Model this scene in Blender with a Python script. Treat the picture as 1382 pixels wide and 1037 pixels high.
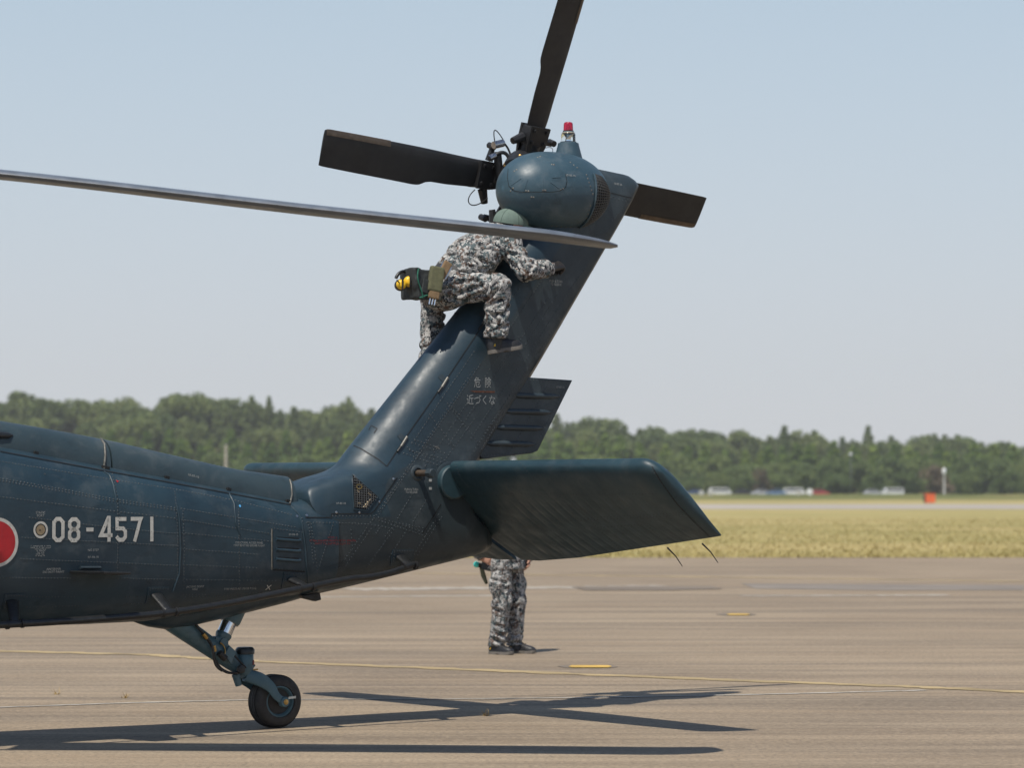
import bpy, bmesh, math, random
import numpy as np
from mathutils import Vector, Matrix
from mathutils.bvhtree import BVHTree

for _o in list(bpy.data.objects):
    bpy.data.objects.remove(_o, do_unlink=True)
SC = bpy.context.scene
COL = SC.collection
R = math.radians
random.seed(7)
RNG = np.random.default_rng(11)

# ------------------------------------------------------------------ camera
F = 4180.0                 # focal length, in pixels of the 1382 px wide photograph
IW, IH = 1382.0, 1037.0
CAM_H = 1.5
HORIZON = 660.0
PITCH = math.atan((HORIZON - IH / 2) / F)
cam_d = bpy.data.cameras.new('camera')
cam = bpy.data.objects.new('camera', cam_d)
COL.objects.link(cam)
cam.location = (0, 0, CAM_H)
cam.rotation_euler = (R(90) + PITCH, 0, 0)
cam_d.sensor_fit = 'HORIZONTAL'
cam_d.sensor_width = 36.0
cam_d.lens = 36.0 * F / IW
cam_d.clip_start = 0.5
cam_d.clip_end = 9000
cam_d.dof.use_dof = True
cam_d.dof.focus_distance = 19.6
cam_d.dof.aperture_fstop = (cam_d.lens / 1000.0) / 0.033
SC.camera = cam

# ------------------------------------------------------------------ sky and sun
SUN_TO = Vector((-0.23, -0.46, 1.0)).normalized()       # direction towards the sun
elev = math.asin(SUN_TO.z)
azim = math.atan2(SUN_TO.x, SUN_TO.y)
W = bpy.data.worlds.new('World')
SC.world = W
W.use_nodes = True
wn = W.node_tree
wn.nodes.clear()
wo = wn.nodes.new('ShaderNodeOutputWorld')
wb = wn.nodes.new('ShaderNodeBackground')
ws = wn.nodes.new('ShaderNodeTexSky')
ws.sky_type = 'NISHITA'
ws.sun_disc = False
ws.sun_elevation = elev
ws.sun_rotation = azim
ws.altitude = 0
ws.dust_density = 0.2
ws.ozone_density = 2.0
ws.air_density = 0.8
wb.inputs['Strength'].default_value = 0.12
# hazy summer air: the clear sky whitens towards the horizon all the way round
wt = wn.nodes.new('ShaderNodeTexCoord')
wx = wn.nodes.new('ShaderNodeSeparateXYZ')
wn.links.new(wt.outputs['Generated'], wx.inputs[0])
def wramp(stops):
    r = wn.nodes.new('ShaderNodeValToRGB')
    el = r.color_ramp.elements
    while len(el) < len(stops): el.new(.5)
    for e, (p, c) in zip(el, stops):
        e.position = p
        e.color = (c, c, c, 1) if isinstance(c, float) else (*c, 1)
    wn.links.new(wx.outputs['Z'], r.inputs[0])
    return r.outputs[0]
k_s = 1.0
haze_f = wramp([(0.0, .95), (.05, .88), (.16, .66), (.32, .28), (.6, .08), (1.0, .03)])
haze_c = wramp([(0.0, (.600, .612, .645)), (.06, (.595, .625, .668)), (.16, (.580, .668, .712)), (1.0, (.50, .65, .76))])
sc_ = wn.nodes.new('ShaderNodeMix'); sc_.data_type = 'RGBA'; sc_.blend_type = 'MULTIPLY'
sc_.inputs[0].default_value = 1.0
wn.links.new(haze_c, sc_.inputs[6]); sc_.inputs[7].default_value = (8.33, 8.33, 8.33, 1)
wm = wn.nodes.new('ShaderNodeMix'); wm.data_type = 'RGBA'
wn.links.new(haze_f, wm.inputs[0]); wn.links.new(ws.outputs[0], wm.inputs[6]); wn.links.new(sc_.outputs[2], wm.inputs[7])
wn.links.new(wm.outputs[2], wb.inputs[0])
wn.links.new(wb.outputs[0], wo.inputs[0])
sd = bpy.data.lights.new('sun', 'SUN')
sd.energy = 4.8
sd.angle = R(0.53)
sd.color = (1.0, 0.94, 0.84)
sun = bpy.data.objects.new('sun', sd)
COL.objects.link(sun)
sun.location = (-20, -40, 90)
sun.rotation_euler = (-SUN_TO).to_track_quat('-Z', 'Y').to_euler()
SC.view_settings.view_transform = 'Standard'
SC.view_settings.look = 'None'
SC.view_settings.exposure = 0.0
SC.view_settings.gamma = 1.0
SC.view_settings.use_curve_mapping = False
SC.cycles.max_bounces = 6
SC.cycles.volume_bounces = 0
SC.cycles.use_denoising = True

# ------------------------------------------------------------------ frames
A = R(37.5)                                   # the aircraft's nose points this far towards the camera
CA, SA = math.cos(A), math.sin(A)
HP = Vector((-1.49, 19.5, 0.0))               # tail wheel contact point
HM = Matrix.Translation(HP) @ Matrix.Rotation(A, 4, 'Z')   # aircraft axes: x aft, y starboard, z up
HMI = HM.inverted()
CP, SP = math.cos(PITCH), math.sin(PITCH)

def ray_w(px, py):
    a, b = (px - IW / 2) / F, (IH / 2 - py) / F
    return Vector((0, 0, CAM_H)), Vector((a, CP - b * SP, SP + b * CP)).normalized()

def ray_l(px, py):
    o, d = ray_w(px, py)
    return HMI @ o, HMI.to_3x3() @ d

def P(px, py, y=0.0):
    """where a line of sight meets the aircraft's fore-and-aft plane at y"""
    o, d = ray_l(px, py)
    return o + d * ((y - o.y) / d.y)

def G(px, py, z=0.0):
    """where a line of sight meets the ground"""
    o, d = ray_w(px, py)
    return o + d * ((z - o.z) / d.z)

def D(px, py, dist):
    """the point of a line of sight at a given distance down the field"""
    o, d = ray_w(px, py)
    return o + d * (dist / d.y)

# ------------------------------------------------------------------ objects
def tag(o, label=None, cat=None, group=None, kind=None):
    if label: o['label'] = label
    if cat: o['category'] = cat
    if group: o['group'] = group
    if kind: o['kind'] = kind
    return o

def empty(name, loc=(0, 0, 0), rz=0.0, parent=None):
    o = bpy.data.objects.new(name, None)
    COL.objects.link(o)
    o.location = loc
    o.rotation_euler = (0, 0, rz)
    o.parent = parent
    o.empty_display_size = 0.1
    return o

class MB:
    """collects vertices and faces of one mesh"""
    def __init__(self):
        self.v, self.f = [], []
    def add(self, vs, fs):
        b = len(self.v)
        self.v += [tuple(x) for x in vs]
        self.f += [tuple(i + b for i in f) for f in fs]
        return self
    def box(self, c, s, rot=None):
        c = Vector(c)
        vs = []
        for x in (-.5, .5):
            for y in (-.5, .5):
                for z in (-.5, .5):
                    p = Vector((x * s[0], y * s[1], z * s[2]))
                    vs.append(c + (rot @ p if rot else p))
        return self.add(vs, [(0, 1, 3, 2), (4, 6, 7, 5), (0, 4, 5, 1), (2, 3, 7, 6), (0, 2, 6, 4), (1, 5, 7, 3)])
    def tube(self, pts, r, n=10, caps=True, flat=1.0, up=None):
        pts = [Vector(p) for p in pts]
        rs = r if isinstance(r, (list, tuple)) else [r] * len(pts)
        vs, fs = [], []
        prev = None
        for i, p in enumerate(pts):
            t = (pts[min(i + 1, len(pts) - 1)] - pts[max(i - 1, 0)])
            t = t.normalized() if t.length > 1e-9 else Vector((0, 0, 1))
            if prev is None:
                a = Vector(up) if up else (Vector((0, 0, 1)) if abs(t.z) < .9 else Vector((1, 0, 0)))
            else:
                a = prev
            a = (a - t * a.dot(t)).normalized()
            b = t.cross(a)
            prev = a
            for k in range(n):
                th = 2 * math.pi * k / n
                vs.append(p + (a * math.cos(th) * flat + b * math.sin(th)) * rs[i])
        for i in range(len(pts) - 1):
            for k in range(n):
                k2 = (k + 1) % n
                fs.append((i * n + k, i * n + k2, (i + 1) * n + k2, (i + 1) * n + k))
        if caps:
            fs.append(tuple(range(n - 1, -1, -1)))
            m = (len(pts) - 1) * n
            fs.append(tuple(range(m, m + n)))
        return self.add(vs, fs)
    def lathe(self, o, axis, prof, n=24, a0=None):
        """prof: (distance along the axis, radius) pairs"""
        o, axis = Vector(o), Vector(axis).normalized()
        return self.tube_prof(o, axis, prof, n)
    def tube_prof(self, o, axis, prof, n):
        a = Vector((0, 0, 1)) if abs(axis.z) < .9 else Vector((1, 0, 0))
        a = (a - axis * a.dot(axis)).normalized()
        b = axis.cross(a)
        vs, fs = [], []
        for (h, r) in prof:
            for k in range(n):
                th = 2 * math.pi * k / n
                vs.append(o + axis * h + (a * math.cos(th) + b * math.sin(th)) * max(r, 1e-4))
        m = len(prof)
        for i in range(m - 1):
            for k in range(n):
                k2 = (k + 1) % n
                fs.append((i * n + k, i * n + k2, (i + 1) * n + k2, (i + 1) * n + k))
        fs.append(tuple(range(n - 1, -1, -1)))
        fs.append(tuple(range((m - 1) * n, m * n)))
        return self.add(vs, fs)
    def grid(self, rows, closed=False, caps=False):
        """rows of points of equal length, skinned"""
        n = len(rows[0])
        vs = [p for r in rows for p in r]
        fs = []
        for i in range(len(rows) - 1):
            for k in range(n if closed else n - 1):
                k2 = (k + 1) % n
                fs.append((i * n + k, i * n + k2, (i + 1) * n + k2, (i + 1) * n + k))
        if caps:
            fs.append(tuple(range(n - 1, -1, -1)))
            fs.append(tuple(range((len(rows) - 1) * n, len(rows) * n)))
        return self.add(vs, fs)
    def prism(self, poly, off):
        """a flat polygon given thickness along off"""
        off = Vector(off)
        n = len(poly)
        vs = [Vector(p) - off / 2 for p in poly] + [Vector(p) + off / 2 for p in poly]
        fs = [tuple(range(n - 1, -1, -1)), tuple(range(n, 2 * n))]
        fs += [(i, (i + 1) % n, n + (i + 1) % n, n + i) for i in range(n)]
        return self.add(vs, fs)
    def build(self, name, mat, parent=None, smooth=None, bevel=0.0, origin=None, fix=True):
        me = bpy.data.meshes.new(name)
        vs = self.v
        if origin is not None:
            o_ = Vector(origin)
            vs = [Vector(p) - o_ for p in vs]
        me.from_pydata([tuple(p) for p in vs], [], self.f)
        if fix or bevel > 0:
            bm = bmesh.new()
            bm.from_mesh(me)
            if bevel > 0:
                bmesh.ops.recalc_face_normals(bm, faces=bm.faces)
                es = [e for e in bm.edges if len(e.link_faces) == 2 and e.calc_face_angle(0) > 0.6]
                if es:
                    bmesh.ops.bevel(bm, geom=es, offset=bevel, segments=2, affect='EDGES', profile=.6)
            bmesh.ops.recalc_face_normals(bm, faces=bm.faces)
            bm.to_mesh(me)
            bm.free()
        me.materials.append(mat)
        o = bpy.data.objects.new(name, me)
        COL.objects.link(o)
        o.parent = parent
        if origin is not None:
            o.location = origin
        if smooth is not None:
            shade(me, smooth)
        return o

def shade(me, ang=40):
    me.shade_smooth()
    if ang < 170:
        n = len(me.edges)
        bm = bmesh.new()
        bm.from_mesh(me)
        fl = [False] * n
        for e in bm.edges:
            if len(e.link_faces) == 2 and e.calc_face_angle(0) > R(ang):
                fl[e.index] = True
        bm.free()
        at = me.attributes.get('sharp_edge') or me.attributes.new('sharp_edge', 'BOOLEAN', 'EDGE')
        at.data.foreach_set('value', fl)

def catmull(pts, n):
    """smooth resampling of a list of tuples, n points per span"""
    pts = [np.array(p, float) for p in pts]
    out = []
    for i in range(len(pts) - 1):
        p0, p1, p2, p3 = pts[max(i - 1, 0)], pts[i], pts[i + 1], pts[min(i + 2, len(pts) - 1)]
        for k in range(n):
            t = k / n
            out.append(.5 * ((2 * p1) + (p2 - p0) * t + (2 * p0 - 5 * p1 + 4 * p2 - p3) * t * t + (3 * p1 - p0 - 3 * p2 + p3) * t ** 3))
    out.append(pts[-1])
    return out

def lerp_table(tab, x):
    xs = [t[0] for t in tab]
    return [float(np.interp(x, xs, [t[k] for t in tab])) for k in range(1, len(tab[0]))]

# ------------------------------------------------------------------ materials
def N(nt, t, **kw):
    n = nt.nodes.new(t)
    for k, v in kw.items():
        if k in n.inputs.keys():
            n.inputs[k].default_value = v
        else:
            setattr(n, k, v)
    return n

def ramp(nt, fac, stops, interp='LINEAR'):
    n = nt.nodes.new('ShaderNodeValToRGB')
    n.color_ramp.interpolation = interp
    el = n.color_ramp.elements
    while len(el) < len(stops):
        el.new(0.5)
    for e, (p, c) in zip(el, stops):
        e.position = p
        e.color = (c[0], c[1], c[2], 1) if not isinstance(c, (int, float)) else (c, c, c, 1)
    nt.links.new(fac, n.inputs[0])
    return n.outputs[0]

def mixc(nt, fac, a, b, mode='MIX'):
    n = nt.nodes.new('ShaderNodeMix')
    n.data_type = 'RGBA'
    n.blend_type = mode
    for s, v in ((0, fac), (6, a), (7, b)):
        if hasattr(v, 'links'):
            nt.links.new(v, n.inputs[s])
        elif s == 0:
            n.inputs[0].default_value = v
        else:
            n.inputs[s].default_value = (v[0], v[1], v[2], 1)
    return n.outputs[2]

def newmat(name):
    m = bpy.data.materials.new(name)
    m.use_nodes = True
    nt = m.node_tree
    b = nt.nodes['Principled BSDF']
    return m, nt, b

def coords(nt, scale=(1, 1, 1), kind='Object'):
    tc = nt.nodes.new('ShaderNodeTexCoord')
    mp = nt.nodes.new('ShaderNodeMapping')
    mp.inputs['Scale'].default_value = scale
    nt.links.new(tc.outputs[kind], mp.inputs['Vector'])
    return mp.outputs[0]

def noise(nt, vec, scale, detail=4, rough=.55, dist=0.0):
    n = nt.nodes.new('ShaderNodeTexNoise')
    n.inputs['Scale'].default_value = scale
    n.inputs['Detail'].default_value = detail
    n.inputs['Roughness'].default_value = rough
    n.inputs['Distortion'].default_value = dist
    nt.links.new(vec, n.inputs['Vector'])
    return n.outputs['Fac']

def bump(nt, b, h, strength=.3, dist=.01):
    n = nt.nodes.new('ShaderNodeBump')
    n.inputs['Strength'].default_value = strength
    n.inputs['Distance'].default_value = dist
    nt.links.new(h, n.inputs['Height'])
    nt.links.new(n.outputs[0], b.inputs['Normal'])

def simple(name, col, rough=.5, metal=0.0, var=.25, scale=8.0, bmp=0.0, bscale=60.0, spec=.5):
    m, nt, b = newmat(name)
    v = coords(nt)
    f = noise(nt, v, scale, 5)
    c = ramp(nt, f, [(.3, tuple(x * (1 - var) for x in col)), (.7, tuple(min(1, x * (1 + var)) for x in col))])
    nt.links.new(c, b.inputs['Base Color'])
    b.inputs['Metallic'].default_value = metal
    b.inputs['Specular IOR Level'].default_value = spec
    rr = ramp(nt, noise(nt, v, scale * 2.3, 3), [(.3, max(.02, rough - .08)), (.7, min(1, rough + .08))])
    nt.links.new(rr, b.inputs['Roughness'])
    if bmp:
        bump(nt, b, noise(nt, v, bscale, 4), bmp, .004)
    return m

def paint_mat(name, c1, c2, rough=.42, dirt=.5, dust=(.11, .125, .13)):
    """semi-gloss aircraft paint: soft tonal patches, rubbed dust on what faces up, chips and fine speckle"""
    m, nt, b = newmat(name)
    v = coords(nt)
    f1 = noise(nt, v, 1.6, 6, .6, .6)
    c = ramp(nt, f1, [(.36, c1), (.64, c2)])
    # worn dusty patches
    f2 = noise(nt, v, 5.5, 8, .68, .3)
    w = ramp(nt, f2, [(.52, 0.0), (.72, dirt)])
    c = mixc(nt, w, c, dust)
    # dark oily smudges
    f3 = noise(nt, coords(nt, (2.0, 2.0, 5.0)), 3.1, 7, .65, .5)
    w3 = ramp(nt, f3, [(.55, 0.0), (.75, .55)])
    c = mixc(nt, w3, c, tuple(x * .45 for x in c1))
    # speckle of scratches
    f4 = noise(nt, v, 120.0, 2, .5)
    w4 = ramp(nt, f4, [(.68, 0.0), (.76, .5)])
    c = mixc(nt, w4, c, tuple(x * 1.9 for x in c2))
    nt.links.new(c, b.inputs['Base Color'])
    rr = ramp(nt, noise(nt, v, 9.0, 6, .6), [(.3, rough - .1), (.7, rough + .14)])
    nt.links.new(rr, b.inputs['Roughness'])
    b.inputs['Specular IOR Level'].default_value = .45
    # skin plates are never quite flat
    bump(nt, b, noise(nt, v, 3.6, 4, .5), .45, .018)
    return m

M = {}
M['paint'] = paint_mat('dark_blue_paint', (.012, .028, .042), (.021, .045, .062), .42, .33)
M['spine'] = paint_mat('spine_paint', (.023, .042, .053), (.036, .059, .071), .5, .42)
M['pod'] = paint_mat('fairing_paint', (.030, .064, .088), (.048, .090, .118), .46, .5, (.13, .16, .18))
M['fin'] = paint_mat('fin_paint', (.020, .031, .039), (.031, .045, .053), .45, .35)
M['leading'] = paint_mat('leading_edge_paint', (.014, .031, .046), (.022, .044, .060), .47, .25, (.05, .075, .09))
M['stab'] = paint_mat('stabilator_paint', (.014, .037, .049), (.023, .052, .066), .42, .3)
M['gear'] = paint_mat('gear_paint', (.050, .105, .130), (.085, .155, .185), .36, .35, (.2, .24, .25))
M['black'] = simple('black_rubbery_paint', (.012, .012, .013), .5, 0, .3, 14)
M['blackpl'] = simple('black_plastic', (.014, .015, .016), .38, 0, .3, 25)
M['seam'] = simple('dark_seam_sealant', (.006, .007, .008), .7)  # even near-black for joints, latches and small holes
M['lip'] = simple('bare_edge', (.14, .135, .12), .45, .3, .35, 40)
M['steel'] = simple('bare_steel', (.45, .45, .46), .28, 1.0, .2, 30)
M['brass'] = simple('brass_fitting', (.42, .27, .10), .35, 1.0, .3, 60)
M['chrome'] = simple('polished_strut', (.75, .76, .78), .12, 1.0, .06, 10)
M['blade'] = simple('black_blade_paint', (.014, .014, .015), .55, 0, .35, 6, .06, 90)
M['strip'] = simple('worn_abrasion_strip', (.10, .075, .055), .45, .4, .35, 18)
M['mainblade'] = simple('grey_blade_paint', (.10, .115, .14), .42, 0, .25, 5)
M['tyre'] = simple('tyre_rubber', (.026, .024, .023), .72, 0, .35, 20, .15, 120)
M['white'] = simple('worn_white_paint', (.50, .49, .45), .6, 0, .15, 40)
M['stencil'] = simple('stencil_paint', (.30, .31, .30), .6, 0, .3, 60)
M['red'] = simple('roundel_red', (.42, .012, .018), .5, 0, .18, 12)
M['redtext'] = simple('faded_red_stencil', (.16, .012, .012), .6, 0, .3, 60)
M['rustmark'] = simple('rusty_smear', (.10, .035, .015), .7, 0, .4, 50)
M['tan'] = simple('bare_port_plate', (.32, .25, .16), .4, .5, .2, 60)
M['rivet'] = simple('rivet_head', (.036, .047, .053), .42, 0, .5, 30)
M['dark'] = simple('painted_cavity_shade', (.004, .004, .005), .9)  # near-black that paints in the shade inside vents, slots and recesses
M['mesh'] = simple('wire_mesh', (.085, .09, .092), .5, .3, .3, 60)
# ================================================================== the helicopter
heli = empty('helicopter', HP, A)
tag(heli, 'dark blue military helicopter tail with tail rotor, stabilator and tail wheel', 'helicopter')

# ---- tail boom -------------------------------------------------------------
def prof_px(pts, y):
    q = [P(a, b, y) for a, b in pts]
    return [(p.x, p.z) for p in q]
def at_u(tab, u):
    xs = [t[0] for t in tab]
    if u < xs[0]:
        return tab[0][1] + (u - xs[0]) * (tab[1][1] - tab[0][1]) / (tab[1][0] - tab[0][0])
    return float(np.interp(u, xs, [t[1] for t in tab]))
cov_top = prof_px([(0, 569), (60, 579), (140, 594), (230, 615), (310, 633), (396, 645)], 0)
seam_w = prof_px([(0, 608), (140, 634), (230, 650), (390, 681)], -.19)
boom_bot = prof_px([(0, 846), (100, 843), (180, 839), (240, 831), (330, 813), (430, 797)], 0)
half_w = [(-4.5, .62), (-3.2, .52), (-2.2, .44), (-1.2, .375), (-.3, .315), (.35, .27), (.6, .255)]
U0, U1 = -4.3, .30
rows = []
NS = 44
for i in range(71):
    u = U0 + (U1 - U0) * i / 70
    top = at_u(seam_w, u) + .035
    bot = at_u(boom_bot, u)
    hw = at_u(half_w, u)
    wc = top - (top - bot) * .42
    row = []
    for k in range(NS):
        th = 2 * math.pi * k / NS
        c, s = math.cos(th), math.sin(th)
        if s >= 0:
            n = 3.0
            h = top - wc
        else:
            n = 3.3
            h = wc - bot
        row.append((u, math.copysign(abs(c) ** (2 / n), c) * hw, wc + math.copysign(abs(s) ** (2 / n), s) * h))
    rows.append(row)
boom = MB().grid(rows, closed=True, caps=True)
boom_o = boom.build('tail_boom', M['paint'], heli, 50)

# ---- drive shaft covers along the spine (three lengths with gaps between)
def spine_cover(ua, ub, bump_end=False):
    rows = []
    for i in range(13):
        u = ua + (ub - ua) * i / 12
        t = at_u(cov_top, u)
        w0 = at_u(seam_w, u) - .012
        hw = .20 - .012 * (u + 2)
        h = t - w0
        row = []
        for k in range(17):
            th = math.pi * k / 16
            c, s = math.cos(th), math.sin(th)
            row.append((u, -math.copysign(abs(c) ** .72, c) * hw, w0 + s ** .8 * h))
        row += [(u, hw, w0 - .06), (u, -hw, w0 - .06)]
        rows.append(row)
    return MB().grid(rows, closed=True, caps=True)
gap_u = P(141, 615, -.1).x
end_u = P(394, 662, -.12).x
covers = []
for ua, ub in ((U0, gap_u - 1.75), (gap_u - 1.742, gap_u - .006), (gap_u + .006, end_u)):
    covers.append(spine_cover(ua, ub).build('driveshaft_cover', M['spine'], heli, 40))

# ---- tail pylon and fin ------------------------------------------------------
# nose x, nose y, tail x, tail y (photograph), nose half width, greatest half width, where, half width at the rear
PY = [
    (425, 801, 654, 745, .05, .07, .3, .02),
    (414, 792, 657, 740, .16, .165, .3, .035),
    (409, 772, 658, 732, .225, .23, .3, .05),
    (405, 735, 652, 712, .255, .26, .3, .06),
    (400, 702, 634, 690, .262, .268, .3, .07),
    (392, 680, 630, 662, .235, .262, .3, .08),
    (394, 660, 634, 640, .175, .25, .3, .075),
    (418, 647, 640, 622, .10, .235, .3, .065),
    (453, 633, 648, 606, .03, .22, .3, .055),
    (476, 603, 664, 583, .0, .205, .3, .05),
    (547, 512, 712, 508, .0, .18, .3, .04),
    (606, 437, 757, 432, .0, .168, .3, .034),
    (672, 352, 805, 350, .0, .155, .3, .03),
    (715, 300, 836, 296, .0, .145, .3, .03),
    (740, 262, 856, 258, .0, .13, .3, .03),
    (748, 235, 856, 247, .0, .10, .3, .028),
    (756, 220, 846, 238, .0, .05, .3, .02),
]
st = []
for (ax, ay, bx, by, tf, tm, cm, te) in PY:
    a, b = P(ax, ay), P(bx, by)
    st.append((a.x, a.z, b.x, b.z, tf, tm, cm, te))
st = catmull(st, 6)
CH = [0, .004, .016, .036, .064, .1, .145, .2, .25, .3, .4, .5, .6, .7, .8, .895, .905, .95, 1.0]
def half_t(c, tf, tm, cm, te):
    if c < cm:
        return tf + (tm - tf) * math.sqrt(max(0, 1 - (1 - c / cm) ** 2))
    # slab sides that draw in a little, then close over the last tenth
    if c < .9:
        return tm * (1 - .20 * ((c - cm) / (.9 - cm)) ** 1.5)
    return tm * .80 + (te - tm * .80) * (c - .9) / .1
rows = []
for (ax, aw, bx, bw, tf, tm, cm, te) in st:
    tf = max(0, tf); tm = max(.012, tm); te = max(.008, te)
    L, Rr = [], []
    for c in CH:
        h = max(half_t(c, tf, tm, cm, te), .002)
        L.append((ax + (bx - ax) * c, -h, aw + (bw - aw) * c))
        Rr.append((ax + (bx - ax) * c, h, aw + (bw - aw) * c))
    rows.append(L + Rr[::-1])
pylon_o = MB().grid(rows, closed=True, caps=True).build('tail_pylon', M['fin'], heli, 42)
# the hinged covers ahead of the seam are coloured bluer than the fin
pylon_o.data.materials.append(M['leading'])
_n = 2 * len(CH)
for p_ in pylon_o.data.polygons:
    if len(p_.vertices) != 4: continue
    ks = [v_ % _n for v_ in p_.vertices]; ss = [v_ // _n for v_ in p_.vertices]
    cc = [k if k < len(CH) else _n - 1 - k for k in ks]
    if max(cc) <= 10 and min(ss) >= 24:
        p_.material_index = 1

# ---- ventral fairing that carries the tail gear
fb = prof_px([(176, 838), (196, 846), (222, 850), (245, 848), (300, 835), (380, 815), (446, 796)], 0)
rows = []
for i in range(25):
    u = fb[0][0] + (fb[-1][0] - fb[0][0]) * i / 24
    bw = at_u(fb, u)
    e = math.sin(math.pi * min(1, max(0, i / 24))) ** .45
    hw = .03 + .15 * e
    row = []
    for k in range(13):
        th = math.pi * k / 12
        row.append((u, -math.cos(th) * hw, bw + .16 - math.sin(th) ** .7 * .16))
    row += [(u, hw * .9, bw + .3), (u, -hw * .9, bw + .3)]
    rows.append(row)
MB().grid(rows, closed=True, caps=True).build('gear_fairing', M['paint'], heli, 50)

# ---- gearbox fairing at the top of the fin
pc = P(747, 259, -.055)
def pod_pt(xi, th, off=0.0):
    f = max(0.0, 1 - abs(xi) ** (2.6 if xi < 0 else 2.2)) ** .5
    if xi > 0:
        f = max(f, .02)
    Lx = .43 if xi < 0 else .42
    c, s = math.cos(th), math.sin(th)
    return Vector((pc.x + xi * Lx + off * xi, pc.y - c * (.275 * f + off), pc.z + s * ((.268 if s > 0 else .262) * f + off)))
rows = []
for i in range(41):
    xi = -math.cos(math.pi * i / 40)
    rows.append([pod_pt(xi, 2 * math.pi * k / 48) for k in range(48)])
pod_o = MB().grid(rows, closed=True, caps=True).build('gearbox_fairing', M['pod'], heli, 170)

# ---- trailing edge tab of the fin
tab = [P(x, y, -.115) for x, y in ((709, 509.5), (770, 513.5), (723, 609), (716, 612), (650, 620), (640, 612))]
tab_o = MB().prism(tab, (0, .045, 0)).build('trailing_edge_tab', M['fin'], heli, None, .006)
for (x0, y0, x1, y1) in ((692, 534, 755, 535.5), (679.5, 555.5, 744.5, 557), (667, 577, 733.5, 578.5), (654, 598.5, 722, 600)):
    a, b = P(x0, y0, -.140), P(x1, y1, -.140)
    n = 14
    pts = [a.lerp(b, k / n) for k in range(n + 1)]
    rr = [.019 * min(1, .25 + 2.2 * min(k, n - k) / n * 2.2) for k in range(n + 1)]
    MB().tube(pts, rr, 12).build('stiffening_bead', M['fin'], tab_o, 60)

# ---- a catcher of sight lines for laying things onto the skin
def bvh_of(objs):
    vs, fs = [], []
    for o in objs:
        b = len(vs)
        vs += [v.co.copy() for v in o.data.vertices]
        fs += [tuple(i + b for i in p.vertices) for p in o.data.polygons]
    return BVHTree.FromPolygons(vs, fs)
BV = bvh_of([boom_o, pylon_o, pod_o, tab_o] + covers)

def skin(px, py, off=0.0, bv=None):
    o, d = ray_l(px, py)
    h = (bv or BV).ray_cast(o, d)
    if h[0] is None:
        return None, None
    n = h[1] if h[1].dot(d) < 0 else -h[1]
    return h[0] + n * off, n

def resample(poly, step):
    out = []
    for (a, b) in zip(poly[:-1], poly[1:]):
        L = math.dist(a, b)
        n = max(1, int(round(L / step)))
        for k in range(n):
            out.append((a[0] + (b[0] - a[0]) * k / n, a[1] + (b[1] - a[1]) * k / n))
    out.append(poly[-1])
    return out

def skin_bead(poly, r, mat, name, parent, off=0.0, step=6.0, n=8, flat=1.0):
    pts = []
    for (x, y) in resample(poly, step):
        p, _ = skin(x, y, off)
        if p is not None:
            pts.append(p)
    return MB().tube(pts, r, n, True, flat).build(name, mat, parent, 60)

def skin_strip(mb, poly, width, off=.0022, step=8.0, closed=False):
    """a flat ribbon lying on the skin"""
    pts = []
    for (x, y) in resample(poly, step):
        p, n = skin(x, y, off)
        if p is not None:
            pts.append((p, n))
    L, Rr = [], []
    for i, (p, n) in enumerate(pts):
        t = pts[min(i + 1, len(pts) - 1)][0] - pts[max(i - 1, 0)][0]
        s = t.cross(n).normalized() * width / 2
        L.append(p - s); Rr.append(p + s)
    mb.grid([L, Rr])

def skin_patch(mb, poly, off=.003, step=7.0, bv=None, skirt=.0):
    """a filled outline laid onto the skin"""
    bm = bmesh.new()
    pl = resample(list(poly) + [poly[0]], step)[:-1]
    vs = [bm.verts.new((x, y, 0)) for x, y in pl]
    bm.faces.new(vs)
    bmesh.ops.triangulate(bm, faces=bm.faces)
    for _ in range(2):
        es = [e for e in bm.edges if e.calc_length() > step * 2 and not e.is_boundary]
        if es:
            bmesh.ops.subdivide_edges(bm, edges=es, cuts=1)
            bmesh.ops.triangulate(bm, faces=bm.faces)
    bm.verts.index_update()
    pts = []
    for v in bm.verts:
        p, n = skin(v.co.x, v.co.y, off, bv)
        if p is None:
            bm.free()
            return
        pts.append(p)
    fs = [tuple(v.index for v in f.verts) for f in bm.faces]
    base = len(mb.v)
    mb.add(pts, fs)
    if skirt:
        low = []
        for x, y in pl:
            p, n = skin(x, y, off - skirt, bv)
            low.append(p)
        m = len(pl)
        mb.add(list(pts[:m]) + low, [(i, (i + 1) % m, m + (i + 1) % m, m + i) for i in range(m)])
    bm.free()

# ---- rivets: tiny domes in rows, one mesh for each skin
def rivet(mb, p, n, r=.0055, h=.0034):
    a = n.orthogonal().normalized()
    b = n.cross(a)
    vs = [p + (a * math.cos(k * math.pi / 3) + b * math.sin(k * math.pi / 3)) * r - n * .001 for k in range(6)]
    vs += [p + (a * math.cos(k * math.pi / 3) + b * math.sin(k * math.pi / 3)) * r * .6 + n * h * .75 for k in range(6)]
    vs.append(p + n * h)
    fs = [(k, (k + 1) % 6, 6 + (k + 1) % 6, 6 + k) for k in range(6)] + [(6 + k, 6 + (k + 1) % 6, 12) for k in range(6)]
    mb.add(vs, fs)
def rivet_line(mb, poly, step=4.6, bv=None, r=.0055, jit=.15, h=.0036):
    for (x, y) in resample(poly, step):
        p, n = skin(x + random.uniform(-jit, jit), y + random.uniform(-jit, jit), 0, bv)
        if p is not None:
            rivet(mb, p, n, r * random.uniform(.85, 1.15), h)
rb = MB()
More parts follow.
